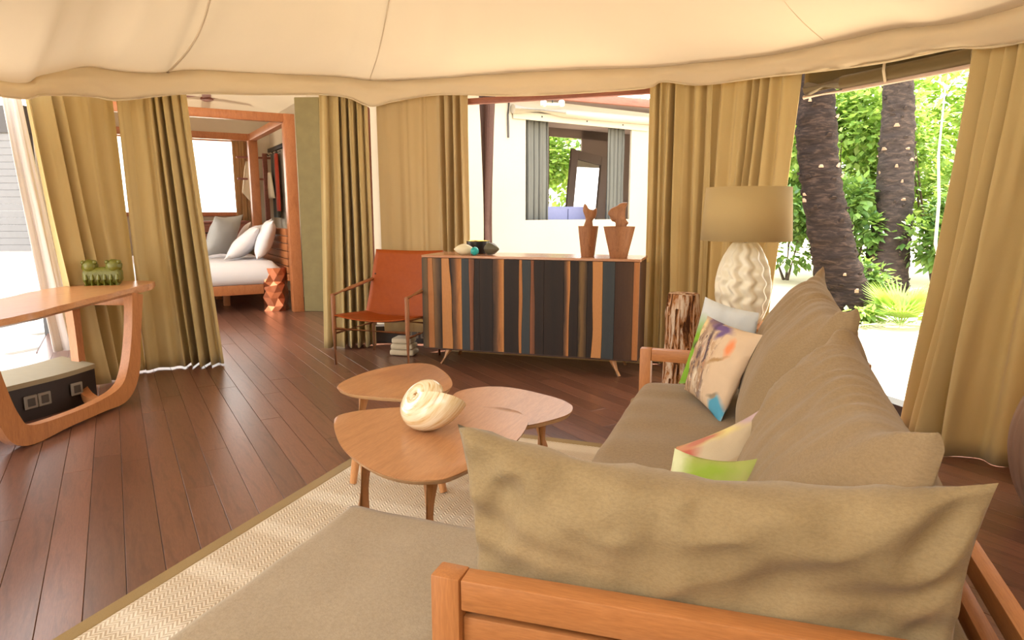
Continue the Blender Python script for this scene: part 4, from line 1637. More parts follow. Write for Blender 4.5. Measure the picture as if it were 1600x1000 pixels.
# printed cushions
pm1 = print_mat('forest_print', (0.68, 0.52, 0.36), [
    (0.36, 0.95, 0.30, 0.055, -6, (0.16, 0.10, 0.26), 0.3), (0.30, 0.60, 0.10, 0.42, 12, (0.30, 0.20, 0.14), 0.5), (0.44, 0.62, 0.035, 0.36, 14, (0.11, 0.075, 0.09), 0.5),
    (0.34, 0.66, 0.05, 0.20, 20, (0.62, 0.48, 0.36), 0.5), (0.26, 0.35, 0.03, 0.30, -12, (0.10, 0.07, 0.09), 0.5), (0.50, 0.22, 0.05, 0.16, 16, (0.10, 0.075, 0.10), 0.5), (0.36, 0.27, 0.06, 0.10, 0, (0.70, 0.62, 0.48), 0.5),
    (0.52, 0.86, 0.05, 0.08, -20, (0.16, 0.11, 0.25), 0.5), (0.76, 0.74, 0.055, 0.10, 12, (0.75, 0.26, 0.11), 0.5), (0.66, 0.56, 0.14, 0.02, 30, (0.40, 0.25, 0.12), 0.5), (0.08, 0.82, 0.07, 0.14, 0, (0.72, 0.58, 0.28), 0.5),
    (0.88, 0.06, 0.13, 0.17, 0, (0.09, 0.33, 0.48), 0.2), (0.80, 0.20, 0.10, 0.03, 30, (0.30, 0.24, 0.16), 0.4), (0.16, 0.22, 0.04, 0.22, 10, (0.5, 0.34, 0.2), 0.6)], 0.06, 6,
    busy=(0.56, [(9, 3.5, 12, 0.50, (0.42, 0.27, 0.16)), (14, 5, 14, 0.56, (0.13, 0.085, 0.08)), (12, 6, 5, 0.60, (0.74, 0.66, 0.52)), (16, 7, -12, 0.63, (0.50, 0.24, 0.15))]))
c1 = pillow_obj('cushion', [(-0.265, 2.96, 0.462), (-0.092, 2.60, 0.432), (0.045, 2.70, 0.775), (-0.185, 3.03, 0.79)], 0.10, pm1, n=26, pinch=0.03, wr=0.008, wf=9, seed=4, belly=0.6)
tag(c1, 'throw cushion printed with a brown forest scene and blue corner', 'cushion', 'printed throw cushions')
pm0 = print_mat('sky_print', (0.66, 0.70, 0.72), [
    (0.10, 0.30, 0.26, 0.42, 0, (0.22, 0.42, 0.04), 0.3), (0.30, 0.52, 0.10, 0.08, 0, (0.62, 0.50, 0.06), 0.4), (0.14, 0.48, 0.12, 0.05, 20, (0.07, 0.05, 0.05), 0.4), (0.6, 0.35, 0.3, 0.3, 0, (0.7, 0.68, 0.62), 0.5)], 0.07, 5)
c0 = pillow_obj('cushion', [(-0.300, 3.06, 0.46), (0.03, 2.98, 0.47), (0.03, 3.09, 0.805), (-0.205, 3.13, 0.862)], 0.08, pm0, n=24, pinch=0.03, wr=0.008, wf=9, seed=6, belly=0.5)
tag(c0, 'pale blue and green printed throw cushion tucked behind the forest-print cushion', 'cushion', 'printed throw cushions')
pm2 = print_mat('floral_print', (0.66, 0.55, 0.38), [
    (0.02, 0.6, 0.22, 0.8, 0, (0.48, 0.13, 0.09), 0.35), (0.5, 0.98, 0.42, 0.10, 0, (0.70, 0.60, 0.26), 0.5), (0.82, 1.0, 0.20, 0.10, 0, (0.55, 0.42, 0.46), 0.4), (0.25, 0.95, 0.2, 0.06, 0, (0.5, 0.2, 0.14), 0.4), (0.6, 0.5, 0.2, 0.03, 20, (0.55, 0.42, 0.26), 0.5)], 0.06, 5)
c2 = pillow_obj('cushion', [(-0.235, 1.55, 0.462), (0.02, 1.70, 0.462), (0.068, 1.99, 0.705), (-0.170, 1.74, 0.625)], 0.075, pm2, n=24, pinch=0.06, wr=0.007, wf=9, seed=8, belly=0.5)
tag(c2, 'cream throw cushion with pink and yellow floral print behind the big beige cushion', 'cushion', 'printed throw cushions')
pm3 = print_mat('leaf_print', (0.42, 0.47, 0.13), [
    (0.05, 0.7, 0.16, 0.5, 0, (0.62, 0.64, 0.38), 0.4), (0.45, 0.75, 0.30, 0.18, 8, (0.28, 0.40, 0.05), 0.4), (0.8, 0.3, 0.45, 0.42, 0, (0.52, 0.40, 0.22), 0.4)], 0.08, 6)
c3 = pillow_obj('cushion', [(-0.21, 1.33, 0.462), (0.06, 1.36, 0.462), (0.035, 1.55, 0.690), (-0.155, 1.55, 0.690)], 0.07, pm3, n=22, pinch=0.06, wr=0.007, wf=9, seed=9, belly=0.5)
tag(c3, 'lime green leaf-print throw cushion half hidden behind the big beige cushion', 'cushion', 'printed throw cushions')

# ------------------------------------------------------------------ log stool, side table and lamp behind the sofa
lg = thing('log_stump', 'upright log with flaking orange and white bark behind the far sofa arm', 'log', (-0.365, 3.78, 0))
bm = BM()
rl = random.Random(3)
lathe(bm, [(0.088 + 0.006 * math.sin(k * 1.7), 0.795 * k / 14) for k in range(15)], 30, fn=lambda r, z, a: r * (1 + 0.10 * nz3((math.cos(a) * 2, math.sin(a) * 2, z * 2), 1.4, 3) + 0.06 * math.sin(9 * a + z * 2)))
obj('trunk', bm, M['log_bark'], lg, sharp=70)
for k in range(16):
    a = rl.random() * 2 * PI
    z0 = 0.05 + rl.random() * 0.5
    L = 0.10 + rl.random() * 0.18
    bm = BM()
    w_ = 0.014 + rl.random() * 0.016
    pts = []
    box(bm, (0, 0, L / 2), (w_, 0.012, L), bev=0.004)
    obj('bark_flake', bm, M['log_bark'], lg, (0.092 * math.cos(a), 0.092 * math.sin(a), z0), (0, 0, a + PI / 2))

st = thing('side_table', 'small round wooden side table carrying the lamp behind the sofa', 'side table', (-0.055, 3.93, 0))
bm = BM()
lathe(bm, [(0.17, 0.595), (0.18, 0.60), (0.18, 0.615), (0.17, 0.622)], 32)
obj('table_top', bm, M['teak'], st)
for k in range(3):
    a = 2 * PI * k / 3 + 0.4
    bm = BM()
    tube(bm, [(0.10 * math.cos(a), 0.10 * math.sin(a), 0.6), (0.15 * math.cos(a), 0.15 * math.sin(a), 0.0)], [0.018, 0.012], 10)
    obj('leg', bm, M['teak_z'], st)

lp = thing('table_lamp', 'table lamp with white rippled ceramic base and tapered linen shade', 'lamp', (-0.055, 3.93, 0.622))
bm = BM()
HB = 0.455


def lampfn(r, z, a):
    ripple = math.cos(11 * a + 9 * z + 1.0 * math.sin(z * 75 + a))
    return r * (1 + 0.085 * ripple * min(1, r / 0.1))


prof = []
for k in range(61):
    t = k / 60
    r = 0.142 * (math.sin(PI * (0.17 + 0.74 * t)) ** 0.62)
    prof.append((max(0.03, r), HB * t))
lathe(bm, prof, 112, fn=lampfn)
obj('base', bm, M['white_ceramic'], lp, sharp=80)
bm = BM()
tube(bm, [(0, 0, HB - 0.005), (0, 0, HB + 0.19)], 0.008, 10)
obj('stem', bm, M['chrome'], lp)
bm = BM()
bmesh.ops.create_uvsphere(bm, u_segments=14, v_segments=10, radius=0.032, matrix=Matrix.Translation((0, 0, HB + 0.09)))
obj('bulb', bm, M['white_ceramic'], lp)
bm = BM()
n = 48
for (r0, z0, r1, z1) in ((0.242, HB + 0.012, 0.224, HB + 0.302),):
    ra = [bm.verts.new((r0 * math.cos(2 * PI * k / n), r0 * math.sin(2 * PI * k / n), z0)) for k in range(n)]
    rb_ = [bm.verts.new((r1 * math.cos(2 * PI * k / n), r1 * math.sin(2 * PI * k / n), z1)) for k in range(n)]
    for k in range(n):
        bm.faces.new((ra[k], ra[(k + 1) % n], rb_[(k + 1) % n], rb_[k]))
shd = solidify(obj('shade', bm, M['lamp_shade'], lp, sharp=80), 0.004)
bm = BM()
for k in range(3):
    a = 2 * PI * k / 3
    tube(bm, [(0, 0, HB + 0.19), (0.226 * math.cos(a), 0.226 * math.sin(a), HB + 0.285)], 0.003, 6)
obj('shade_spider', bm, M['chrome'], lp)

# ribbed urn at the right edge
ur = thing('urn', 'tall ribbed terracotta urn standing beside the flaring olive curtain', 'urn', (1.24, 3.15, 0))
bm = BM()
prof = [(0.205 * math.sin(PI * (0.14 + 0.76 * k / 30)) ** 0.75, 0.66 * k / 30) for k in range(31)]
lathe(bm, prof, 132, fn=lambda r, z, a: r * (0.965 + 0.06 * abs(math.sin(12 * a))), capt=False)
obj('body', bm, M['urn'], ur, sharp=80)
bm = BM()
r_ = prof[-1][0]
lathe(bm, [(r_ * 0.99, 0.655), (r_ * 1.12, 0.67), (r_ * 1.12, 0.69), (r_ * 0.9, 0.69), (r_ * 0.88, 0.65)], 48, capb=False, capt=False)
obj('rim', bm, M['urn'], ur)

# ------------------------------------------------------------------ live-edge console table
ct = thing('console_table', 'live-edge wooden console table on curved sled frames by the window', 'console table', (-3.75, 2.7, 0))


def cp(x, y, z):
    return (x + 3.75, y - 2.7, z)


TOP = [(-3.481, 2.141), (-3.579, 2.396), (-3.78, 2.776), (-3.985, 3.208), (-4.150, 3.519), (-4.225, 3.676), (-4.30, 3.77), (-4.40, 3.80), (-4.52, 3.76), (-4.60, 3.65), (-4.655, 3.50), (-4.577, 3.081), (-4.359, 2.697), (-4.12, 2.20), (-3.92, 1.75), (-3.70, 1.30), (-3.42, 1.22), (-3.18, 1.45)]
P = [cp(p[0] * 0.962 + 0.006 * math.sin(k * 1.9), p[1] * 0.962, 0)[:2] for k, p in enumerate(crom(TOP, 4, closed=True))]
bm = BM()
n = len(P)
ccx = sum(p[0] for p in P) / n
ccy = sum(p[1] for p in P) / n
lo, mi, hi = [], [], []
for k, p in enumerate(P):
    w_ = 0.012 * math.sin(k * 0.9) + 0.008 * math.sin(k * 2.3)
    lo.append(bm.verts.new((ccx + (p[0] - ccx) * 0.90, ccy + (p[1] - ccy) * 0.955, 0.692)))
    mi.append(bm.verts.new((ccx + (p[0] - ccx) * (1.0 + w_), ccy + (p[1] - ccy) * 1.0, 0.710)))
    hi.append(bm.verts.new((ccx + (p[0] - ccx) * 0.975, ccy + (p[1] - ccy) * 0.99, 0.74)))
for a, b in ((lo, mi), (mi, hi)):
    for k in range(n):
        bm.faces.new((a[k], a[(k + 1) % n], b[(k + 1) % n], b[k]))
bm.faces.new(lo[::-1])
bm.faces.new(hi)
obj('table_top', bm, M['console'], ct, sharp=30)


def sled(name, pts, w, t, mat):
    """bent wooden frame: rectangular section swept through pts (w across the plane, t in plane), t may vary"""
    bm = BM()
    Q = crom(pts, 6)
    rings = []
    for i, p in enumerate(Q):
        a = Vector(Q[max(i - 1, 0)][:3])
        c = Vector(Q[min(i + 1, len(Q) - 1)][:3])
        d = (c - a).normalized()
        side = Vector((math.cos(0.25), math.sin(0.25), 0))
        up = side.cross(d).normalized()
        side = d.cross(up).normalized()
        tt = p[3] if len(p) > 3 else t
        c0 = Vector(p[:3])
        rings.append([bm.verts.new(c0 + side * s1 * w / 2 + up * s2 * tt / 2) for s1, s2 in ((-1, -1), (1, -1), (1, 1), (-1, 1))])
    for a, b in zip(rings, rings[1:]):
        for k in range(4):
            bm.faces.new((a[k], a[(k + 1) % 4], b[(k + 1) % 4], b[k]))
    bm.faces.new(rings[0][::-1])
    bm.faces.new(rings[-1])
    bmesh.ops.bevel(bm, geom=[e for e in bm.edges if len(e.link_faces) == 2 and e.calc_face_angle(0) > 0.9], offset=0.005, segments=2, affect='EDGES')
    return obj(name, bm, mat, ct, sharp=40)


# front frame: near post, floor rail, far post (splayed outwards at the top)
sled('front_frame', [cp(-3.57, 2.06, .695) + (.10,), cp(-3.585, 2.12, .40) + (.095,), cp(-3.605, 2.18, .17) + (.12,), cp(-3.635, 2.28, .062) + (.11,), cp(-3.70, 2.55, .055) + (.075,), cp(-3.78, 2.83, .058) + (.08,),
                     cp(-3.84, 3.03, .080) + (.12,), cp(-3.895, 3.155, .19) + (.125,), cp(-3.935, 3.235, .42) + (.095,), cp(-3.965, 3.30, .695) + (.11,)], 0.06, 0.1, M['console_leg'])
# rear post bending forward into the rail
sled('rear_leg', [cp(-4.30, 3.10, .695) + (.075,), cp(-4.28, 3.09, .45) + (.06,), cp(-4.25, 3.07, .24) + (.06,), cp(-4.19, 3.03, .10) + (.065,), cp(-4.0, 2.93, .055) + (.06,), cp(-3.81, 2.86, .055) + (.055,)], 0.055, 0.06, M['console_leg'])
bm = BM()
bar(bm, cp(-3.95, 3.27, 0.655), cp(-4.33, 3.16, 0.655), 0.035, 0.07)
obj('apron', bm, M['console_leg'], ct)

# green ornament on the console
gf = thing('ornament', 'moss green glazed double-headed ornament on the console table', 'ornament', (-4.285, 3.34, 0.7395), math.radians(38))
bm = BM()
soft_slab(bm, -0.115, 0.115, -0.045, 0.045, 0.0, 0.125, 0.03, 16, 8, 0.01, 3)
obj('body', bm, M['green_glaze'], gf, sharp=70)
for x_ in (-0.075, 0.072):
    bm = BM()
    bmesh.ops.create_icosphere(bm, subdivisions=3, radius=0.052)
    for v in bm.verts:
        v.co *= 1 + 0.10 * nz3(v.co, 40, x_)
        v.co.z *= 0.95
    hd = obj('head', bm, M['green_glaze'], gf, (x_, 0, 0.130), sharp=80)
    for s_ in (-1, 1):
        bm = BM()
        bmesh.ops.create_icosphere(bm, subdivisions=2, radius=0.016)
        obj('ear', bm, M['green_glaze'], hd, (s_ * 0.036, -0.02, 0.030))
for k in range(6):
    bm = BM()
    tube(bm, [(0, 0, 0), (0, -0.006, 0.04), (0, -0.001, 0.075)], [0.014, 0.013, 0.007], 8)
    obj('rib', bm, M['green_glaze'], gf, (-0.095 + 0.038 * k, -0.043, 0.002))

# ------------------------------------------------------------------ bedroom
B0 = Vector((-5.4, 6.82, 0))
bh = Vector((-.777, .629, 0))
bl = Vector((-.629, -.777, 0))
b_rz = math.atan2(bl.y, bl.x)         # local x = towards the foot, local y = -h


def bp(a, l_, z=0.0):
    return B0 + bh * a + bl * l_ + Vector((0, 0, z))


def bq(a, l_, z):
    """point in the bed thing's local frame (origin B0, x along l, y along -h)"""
    return (l_, -a, z)


# walls, window, ceiling
def quad_wall(name, pts, mat, t=0.03):
    b2 = BM()
    b2.faces.new([b2.verts.new(p) for p in pts])
    return structure(solidify(obj(name, b2, mat, smooth=False), t))


HW = 3.2
wb = quad_wall('wall_bedroom_head', [bp(-2.4, -.42, 0), bp(HW, -.42, 0), bp(HW, -.42, 2.75), bp(-2.4, -.42, 2.75)], M['bed_wall'])
b2 = BM()
wz0, wz1, wl0, wl1 = 1.235, 2.345, 0.0, 1.9


def rect(b_, a, l0, l1, z0, z1):
    b_.faces.new([b_.verts.new(p) for p in (bp(a, l0, z0), bp(a, l1, z0), bp(a, l1, z1), bp(a, l0, z1))])


rect(b2, HW, -.42, 2.6, 0, wz0)
rect(b2, HW, -.42, 2.6, wz1, 2.75)
rect(b2, HW, -.42, wl0, wz0, wz1)
rect(b2, HW, wl1, 2.6, wz0, wz1)
structure(solidify(obj('wall_bedroom_window', b2, M['bed_wall'], smooth=False), 0.03))
w2 = thing('window_2', None, None) if False else None
b2 = BM()
for (l0, l1, z0, z1) in ((wl0 - .06, wl1 + .06, wz0 - .06, wz0), (wl0 - .06, wl1 + .06, wz1, wz1 + .10), (wl0 - .06, wl0, wz0, wz1), (wl1, wl1 + .06, wz0, wz1)):
    c = bp(HW - .04, (l0 + l1) / 2, (z0 + z1) / 2)
    box(b2, c, (l1 - l0, 0.06, z1 - z0), rot=b_rz, bev=0.004)
structure(obj('window_2', b2, M['pink_linen'] if False else M['bed_wood']))
b2 = BM()
V = []
for i in range(40):
    l_ = lerp(wl0, wl1, i / 39)
    V.append([b2.verts.new(bp(HW + 0.03 + 0.012 * math.sin(i * 0.9), l_, z)) for z in (wz0, (wz0 + wz1) / 2, wz1)])
grid_faces(b2, V)
o = obj('sheer_blind', b2, M['sheer'], sharp=80)
tag(o, 'white sheer blind glowing in the bedroom window', 'blind')
# bedroom ceiling canvas
b2 = BM()
V = []
for i in range(13):
    a = lerp(-2.4, HW, i / 12)
    c_ = []
    for j in range(13):
        l_ = lerp(-.42, 2.6, j / 12)
        z = 2.74 + 0.45 * math.sin(PI * i / 12) * math.sin(PI * j / 12) ** 0.8
        c_.append(b2.verts.new(bp(a, l_, z)))
    V.append(c_)
grid_faces(b2, V)
structure(obj('ceiling_bedroom', b2, M['canvas'], sharp=80))
# far side wall at the foot, closing the room (out of view behind the curtain)
quad_wall('wall_bedroom_foot', [bp(0.6, 2.6, 0), bp(HW, 2.6, 0), bp(HW, 2.6, 2.75), bp(0.6, 2.6, 2.75)], M['bed_wall'])

# olive plaster pillar
b2 = BM()
box(b2, (-5.20, 7.0, 1.3), (0.30, 0.26, 2.6), rot=0.3, bev=0.006)
structure(obj('pillar', b2, M['pillar']))
b2 = BM()
box(b2, (-3.62, 5.72, 1.12), (0.09, 0.09, 2.24), rot=0.5, bev=0.01)
structure(obj('trim_2', b2, M['red_wood']))

# canopy bed
bed = thing('canopy_bed', 'four-poster canopy bed with white bedding in the bedroom', 'bed', tuple(B0), b_rz)
BWID, BLEN, CZ = 2.45, 2.25, 2.405
for nm, a, l_ in (('post', 0, 0), ('post', BWID, 0), ('post', 0, BLEN), ('post', BWID, BLEN)):
    b2 = BM()
    bar(b2, bq(a, l_, 0), bq(a, l_, CZ), 0.13, 0.13, up=(0, 1, 0), bev=0.006)
    obj(nm, b2, M['bed_wood'], bed)
for a0, l0, a1, l1 in ((0, 0.065, 0, BLEN - .065), (BWID, 0.065, BWID, BLEN - .065), (0.065, 0, BWID - .065, 0), (0.065, BLEN, BWID - .065, BLEN)):
    b2 = BM()
    bar(b2, bq(a0, l0, CZ - 0.05), bq(a1, l1, CZ - 0.05), 0.10, 0.10, bev=0.005)
    obj('canopy_rail', b2, M['bed_wood'], bed)
b2 = BM()
bar(b2, bq(0.065, BLEN * .5, CZ - 0.05), bq(BWID - .065, BLEN * .5, CZ - 0.05), 0.06, 0.06, bev=0.005)
obj('canopy_rail', b2, M['bed_wood'], bed)
for a_ in (1.0, 1.8):
    b2 = BM()
    bar(b2, bq(a_, 0.1, 0.255), bq(a_, BLEN, 0.255), 0.06, 0.05, bev=0.004)
    obj('bed_slat', b2, M['bed_wood'], bed)
b2 = BM()
bar(b2, bq(0.22, 0.36, 0.285), bq(0.22, BLEN, 0.285), 0.05, 0.12, bev=0.005)
obj('side_rail', b2, M['bed_wood'], bed)
b2 = BM()
bar(b2, bq(BWID - .22, 0.1, 0.285), bq(BWID - .22, BLEN, 0.285), 0.05, 0.12, bev=0.005)
obj('side_rail', b2, M['bed_wood'], bed)
for a, l_ in ((1.0, 0.7), (1.0, 1.9), (1.8, 0.7), (1.8, 1.9)):
    b2 = BM()
    bar(b2, bq(a, l_, 0), bq(a, l_, 0.23), 0.08, 0.08, bev=0.004)
    obj('leg', b2, M['bed_wood'], bed)
b2 = BM()
soft_slab(b2, 0.16, BLEN - 0.02, -(BWID - 0.16), -0.16, 0.34, 0.635, 0.09, 26, 26, 0.012, 6)
obj('mattress', b2, M['white_linen'], bed, sharp=70)
for k in range(7):
    b2 = BM()
    bar(b2, bq(0.10, 0.06, 0.42 + 0.095 * k), bq(BWID - .10, 0.06, 0.42 + 0.095 * k), 0.035, 0.085, bev=0.006)
    obj('headboard_slat', b2, M['bed_wood'], bed)


def bed_pillow(label, corners, th, mat, seed):
    o = pillow_obj('pillow', [bp(*c) for c in corners], th, mat, n=18, pinch=0.06, wr=0.012, wf=6, seed=seed, belly=0.55)
    tag(o, label, 'pillow', 'bed pillows')


PZ0 = 0.645
bed_pillow('grey pillow standing in front of the white ones on the bed', [(1.48, .56, PZ0), (1.02, .96, PZ0), (0.92, .78, 1.19), (1.38, .36, 1.21)], 0.22, M['grey_linen'], 2)
bed_pillow('front white pillow leaning beside the grey one on the bed', [(1.0, .50, PZ0), (.42, .78, PZ0), (.32, .36, 1.04), (.92, .10, 1.09)], 0.22, M['white_linen'], 3)
bed_pillow('white pillow nearest the headboard post on the bed', [(.80, .26, PZ0), (.24, .42, PZ0), (.18, .20, 1.14), (.80, .10, 1.16)], 0.21, M['white_linen'], 5)
bed_pillow('blush pillow peeking out behind the white pillows on the bed', [(1.95, .40, PZ0), (1.35, .50, PZ0), (1.30, .28, 1.10), (1.92, .18, 1.10)], 0.14, M['pink_linen'], 7)

# copper bedside stool: faceted crumpled block
bs = thing('stool', 'crumpled copper bedside stool standing against the bed corner', 'stool', tuple(bp(0.26, 0.20, 0)), 0.5)
b2 = BM()
rc = random.Random(21)
lv = 8
rings = []
for j in range(lv):
    ring = []
    for k in range(10):
        a = 2 * PI * (k + 0.5 * (j % 2)) / 10
        c_ = max(abs(math.cos(a)), abs(math.sin(a)))
        r_ = 0.135 / c_ ** 0.8 * (0.90 + 0.22 * rc.random())
        ring.append(b2.verts.new((r_ * math.cos(a), r_ * math.sin(a), 0.545 * j / (lv - 1) + (0 if j in (0, lv - 1) else (rc.random() - .5) * 0.05))))
    rings.append(ring)
for j in range(lv - 1):
    for k in range(10):
        a, b, c, d = rings[j][k], rings[j][(k + 1) % 10], rings[j + 1][(k + 1) % 10], rings[j + 1][k]
        if j % 2 == 0:
            b2.faces.new((a, b, d))
            b2.faces.new((b, c, d))
        else:
            b2.faces.new((a, b, c))
            b2.faces.new((a, c, d))
b2.faces.new(rings[0][::-1])
b2.faces.new(rings[-1])
obj('body', b2, M['copper'], bs, smooth=False)

# low dresser under the bedroom window
ds = thing('dresser', 'low brown wooden dresser under the bedroom window behind the bed', 'dresser', tuple(bp(HW - .30, 0.75, 0)), b_rz)
b2 = BM()
box(b2, (0, 0, 0.54), (1.3, 0.42, 1.04), bev=0.006)
obj('body', b2, M['red_wood'], ds)
b2 = BM()
box(b2, (0, 0, 1.08), (1.36, 0.46, 0.04), bev=0.006)
obj('top', b2, M['red_wood'], ds)
for k in range(4):
    b2 = BM()
    box(b2, (0, 0.215, 0.92 - 0.22 * k), (1.22, 0.018, 0.19), bev=0.006)
    dro = obj('drawer', b2, M['red_wood'], ds)
    b2 = BM()
    bar(b2, (-.1, 0.235, 0.92 - 0.22 * k), (.1, 0.235, 0.92 - 0.22 * k), 0.02, 0.02)
    obj('handle', b2, M['black_metal'], dro)

# brown curtain beside bedroom window
pts = [bp(HW - .10, l_) for l_ in (0.20, 0.03, -0.12)]
curtain('curtain', 'short brown curtain hanging beside the bright bedroom window', [(p.x, p.y) for p in pts], [(p.x, p.y) for p in pts], 2.36, 1.0, 3, 0.04, 91, mat=M['brown_curtain'])
# rack with pegs and hanging cloths on the head wall
rk = thing('coat_rack', 'reddish wooden peg rack in the far bedroom corner behind bed post', 'coat rack', tuple(bp(2.72, -0.22, 0)), b_rz)
b2 = BM()
bar(b2, (0, 0, 0), (0, 0, 2.15), 0.07, 0.05, up=(0, 1, 0))
obj('post', b2, M['red_wood'], rk)
for z_ in (2.08, 1.75):
    b2 = BM()
    bar(b2, (-.14, 0, z_), (.42, 0, z_), 0.03, 0.03)
    obj('peg', b2, M['red_wood'], rk)
for lab, a_, l_, z0, z1, w_ in (('pale cloth bag hanging from the peg rack before the bright window', 2.72, 0.02, 1.35, 2.02, 0.12),):
    b2 = BM()
    V = []
    for i in range(9):
        u = i / 8
        c_ = []
        for j in range(8):
            v = j / 7
            ww = w_ * (0.30 + 0.7 * v ** 0.8)
            p = bp(a_ + 0.02 * math.sin(u * 9), l_ + (u - .5) * ww * 2, lerp(z1, z0 + 0.22 * abs(u - .35), v) + 0.10 * (u - .5) * v)
            c_.append(b2.verts.new(p))
        V.append(c_)
    grid_faces(b2, V)
    o = solidify(obj('hanging_bag', b2, M['towel'], sharp=80), 0.02)
    tag(o, lab, 'bag')


def wallp(a, z, off=0.06):
    return bp(a, -.42 + off, z)


rr_ = thing('hook_rail', 'dark hook rail on the cream wall over the bed head', 'hook rail', tuple(wallp(2.6, 2.2)), 0)
b2 = BM()
p0 = wallp(3.05, 2.22) - rr_.location
p1 = wallp(1.75, 2.22) - rr_.location
bar(b2, p0, p1, 0.05, 0.06)
obj('rail', b2, M['black_metal'], rr_)
for a_ in (2.9, 2.5, 2.2):
    b2 = BM()
    q = wallp(a_, 2.16) - rr_.location
    tube(b2, [q, q + bl * 0.05 + Vector((0, 0, -.03)), q + bl * 0.07], 0.01, 8)
    obj('hook', b2, M['black_metal'], rr_)


def hang(name, label, cat, a0, a1, z0, z1, mat, off=0.10, taper=1.0):
    b2 = BM()
    V = []
    for i in range(9):
        u = i / 8
        c_ = []
        for j in range(10):
            v = j / 9
            am = (a0 + a1) / 2
            k = lerp(taper, 1, v)
            p = wallp(am + (lerp(a0, a1, u) - am) * k, lerp(z1, z0, v), off + 0.02 * math.sin(u * 10))
            c_.append(b2.verts.new(p))
        V.append(c_)
    grid_faces(b2, V)
    o = solidify(obj(name, b2, mat, sharp=80), 0.015)
    tag(o, label, cat)


hang('robe', 'dark brown robe hanging from the hook rail on bedroom wall', 'robe', 2.72, 2.38, 1.15, 2.14, M['dark_cloth'], 0.09)
hang('towel', 'cream cloth hanging over the dark robe on bedroom wall', 'towel', 2.80, 2.36, 1.45, 1.85, M['towel'], 0.16, 0.25)
hang('scarf', 'red scarf hanging beside the dark robe on bedroom wall', 'scarf', 2.34, 2.20, 1.25, 2.12, M['red_cloth'], 0.11, 0.6)

# ceiling fan
fan = thing('ceiling_fan', 'dark wooden ceiling fan hanging above the canopy bed', 'ceiling fan', (-7.72, 7.95, 2.90), 0.25)
b2 = BM()
lathe(b2, [(0.05, -0.05), (0.09, -0.03), (0.09, 0.05), (0.04, 0.08)], 20)
obj('hub', b2, M['red_wood'], fan)
b2 = BM()
tube(b2, [(0, 0, 0.07), (0, 0, 0.26)], 0.015, 8)
obj('rod', b2, M['black_metal'], fan)
for k in range(4):
    b2 = BM()
    box(b2, (0.36, 0, 0), (0.56, 0.12, 0.012), bev=0.004)
    obj('blade', b2, M['red_wood'], fan, rot=(0.15, 0, k * PI / 2 + 0.5))

# ------------------------------------------------------------------ outside: ground, terrace, neighbouring tent
b2 = BM()
box(b2, (0, 12, -0.30), (70, 60, 0.2))
structure(obj('ground', b2, M['sand'], smooth=False))
b2 = BM()
box(b2, (-8.3, 3.2, -0.21), (7.6, 6.2, 0.05))
ter = structure(obj('terrace', b2, M['paver'], smooth=False))
for i in range(9):
    for j in range(7):
        x = -4.95 - 0.82 * i
        y = 0.6 + 0.82 * j
        q = Vector((x + 5.4, y - 6.82, 0))
        if -2.6 < q.dot(bh) < 3.5 and -0.6 < q.dot(bl) < 2.7:
            continue
        b2 = BM()
        box(b2, (0, 0, 0), (0.80, 0.80, 0.04), bev=0.004)
        obj('paver', b2, M['paver'], ter, (x, y, -0.176))

# grey privacy screen seen through the left opening
gs = thing('privacy_screen', 'grey slatted privacy screen on the terrace outside the left opening', 'screen', (-7.82, 4.27, -0.15), math.radians(20))
for k in range(17):
    b2 = BM()
    box(b2, (0, 0, 1.03 + 0.068 * k), (2.1, 0.03, 0.0675), bev=0.004)
    obj('slat', b2, M['grey_slat'], gs)
for x_ in (-1.05, 0.29, 1.05):
    b2 = BM()
    box(b2, (x_, 0.05, 1.15), (0.07, 0.06, 2.3), bev=0.004)
    obj('post', b2, M['grey_beam'], gs)
b2 = BM()
box(b2, (0, 0.02, 2.29), (2.2, 0.10, 0.26), bev=0.005)
obj('head_beam', b2, M['grey_beam'], gs)

# round pole outside the back window
tp = thing('tent_pole', 'reddish brown round tent pole outside the window behind the sideboard', 'pole', (-2.56, 6.25, -0.2))
b2 = BM()
tube(b2, [(0, 0, 0), (0, 0, 2.62)], 0.085, 24)
obj('shaft', b2, M['pole'], tp)
b2 = BM()
lathe(b2, [(0.11, 0), (0.11, 0.03), (0.086, 0.04)], 20)
obj('foot', b2, M['black_metal'], tp)
b2 = BM()
tube(b2, [(0, 0, 2.60), (0, 0, 2.66)], 0.092, 20)
obj('cap', b2, M['black_metal'], tp)

lf = thing('light_fitting', 'small white light fitting under the reddish beam outside the back window', 'light', (-1.98, 6.55, 2.30), 0.35)
b2 = BM()
box(b2, (0, 0, 0), (0.20, 0.03, 0.022), bev=0.006)
obj('bracket', b2, M['white_ceramic'], lf)
for x_ in (-.09, .09):
    b2 = BM()
    lathe(b2, [(0.02, -0.02), (0.03, -0.01), (0.03, 0.03), (0.018, 0.04)], 14)
    obj('lamp_holder', b2, M['white_ceramic'], lf, (x_, 0, 0))
b2 = BM()
tube(b2, [(0, 0, 0.0), (0, 0, 0.16)], 0.008, 8)
obj('rod', b2, M['black_metal'], lf)

# neighbouring tent: frame d along the wall, n away from us
nd = Vector((math.sin(math.radians(35)), math.cos(math.radians(35)), 0))
nn_ = Vector((-nd.y, nd.x, 0))
NP = Vector((-2.978, 8.601, 0))
n_rz = math.atan2(nd.y, nd.x)
nt_ = thing('neighbouring_tent', 'cream canvas tent with open window facing the window behind the sideboard', 'tent', tuple(NP), n_rz)


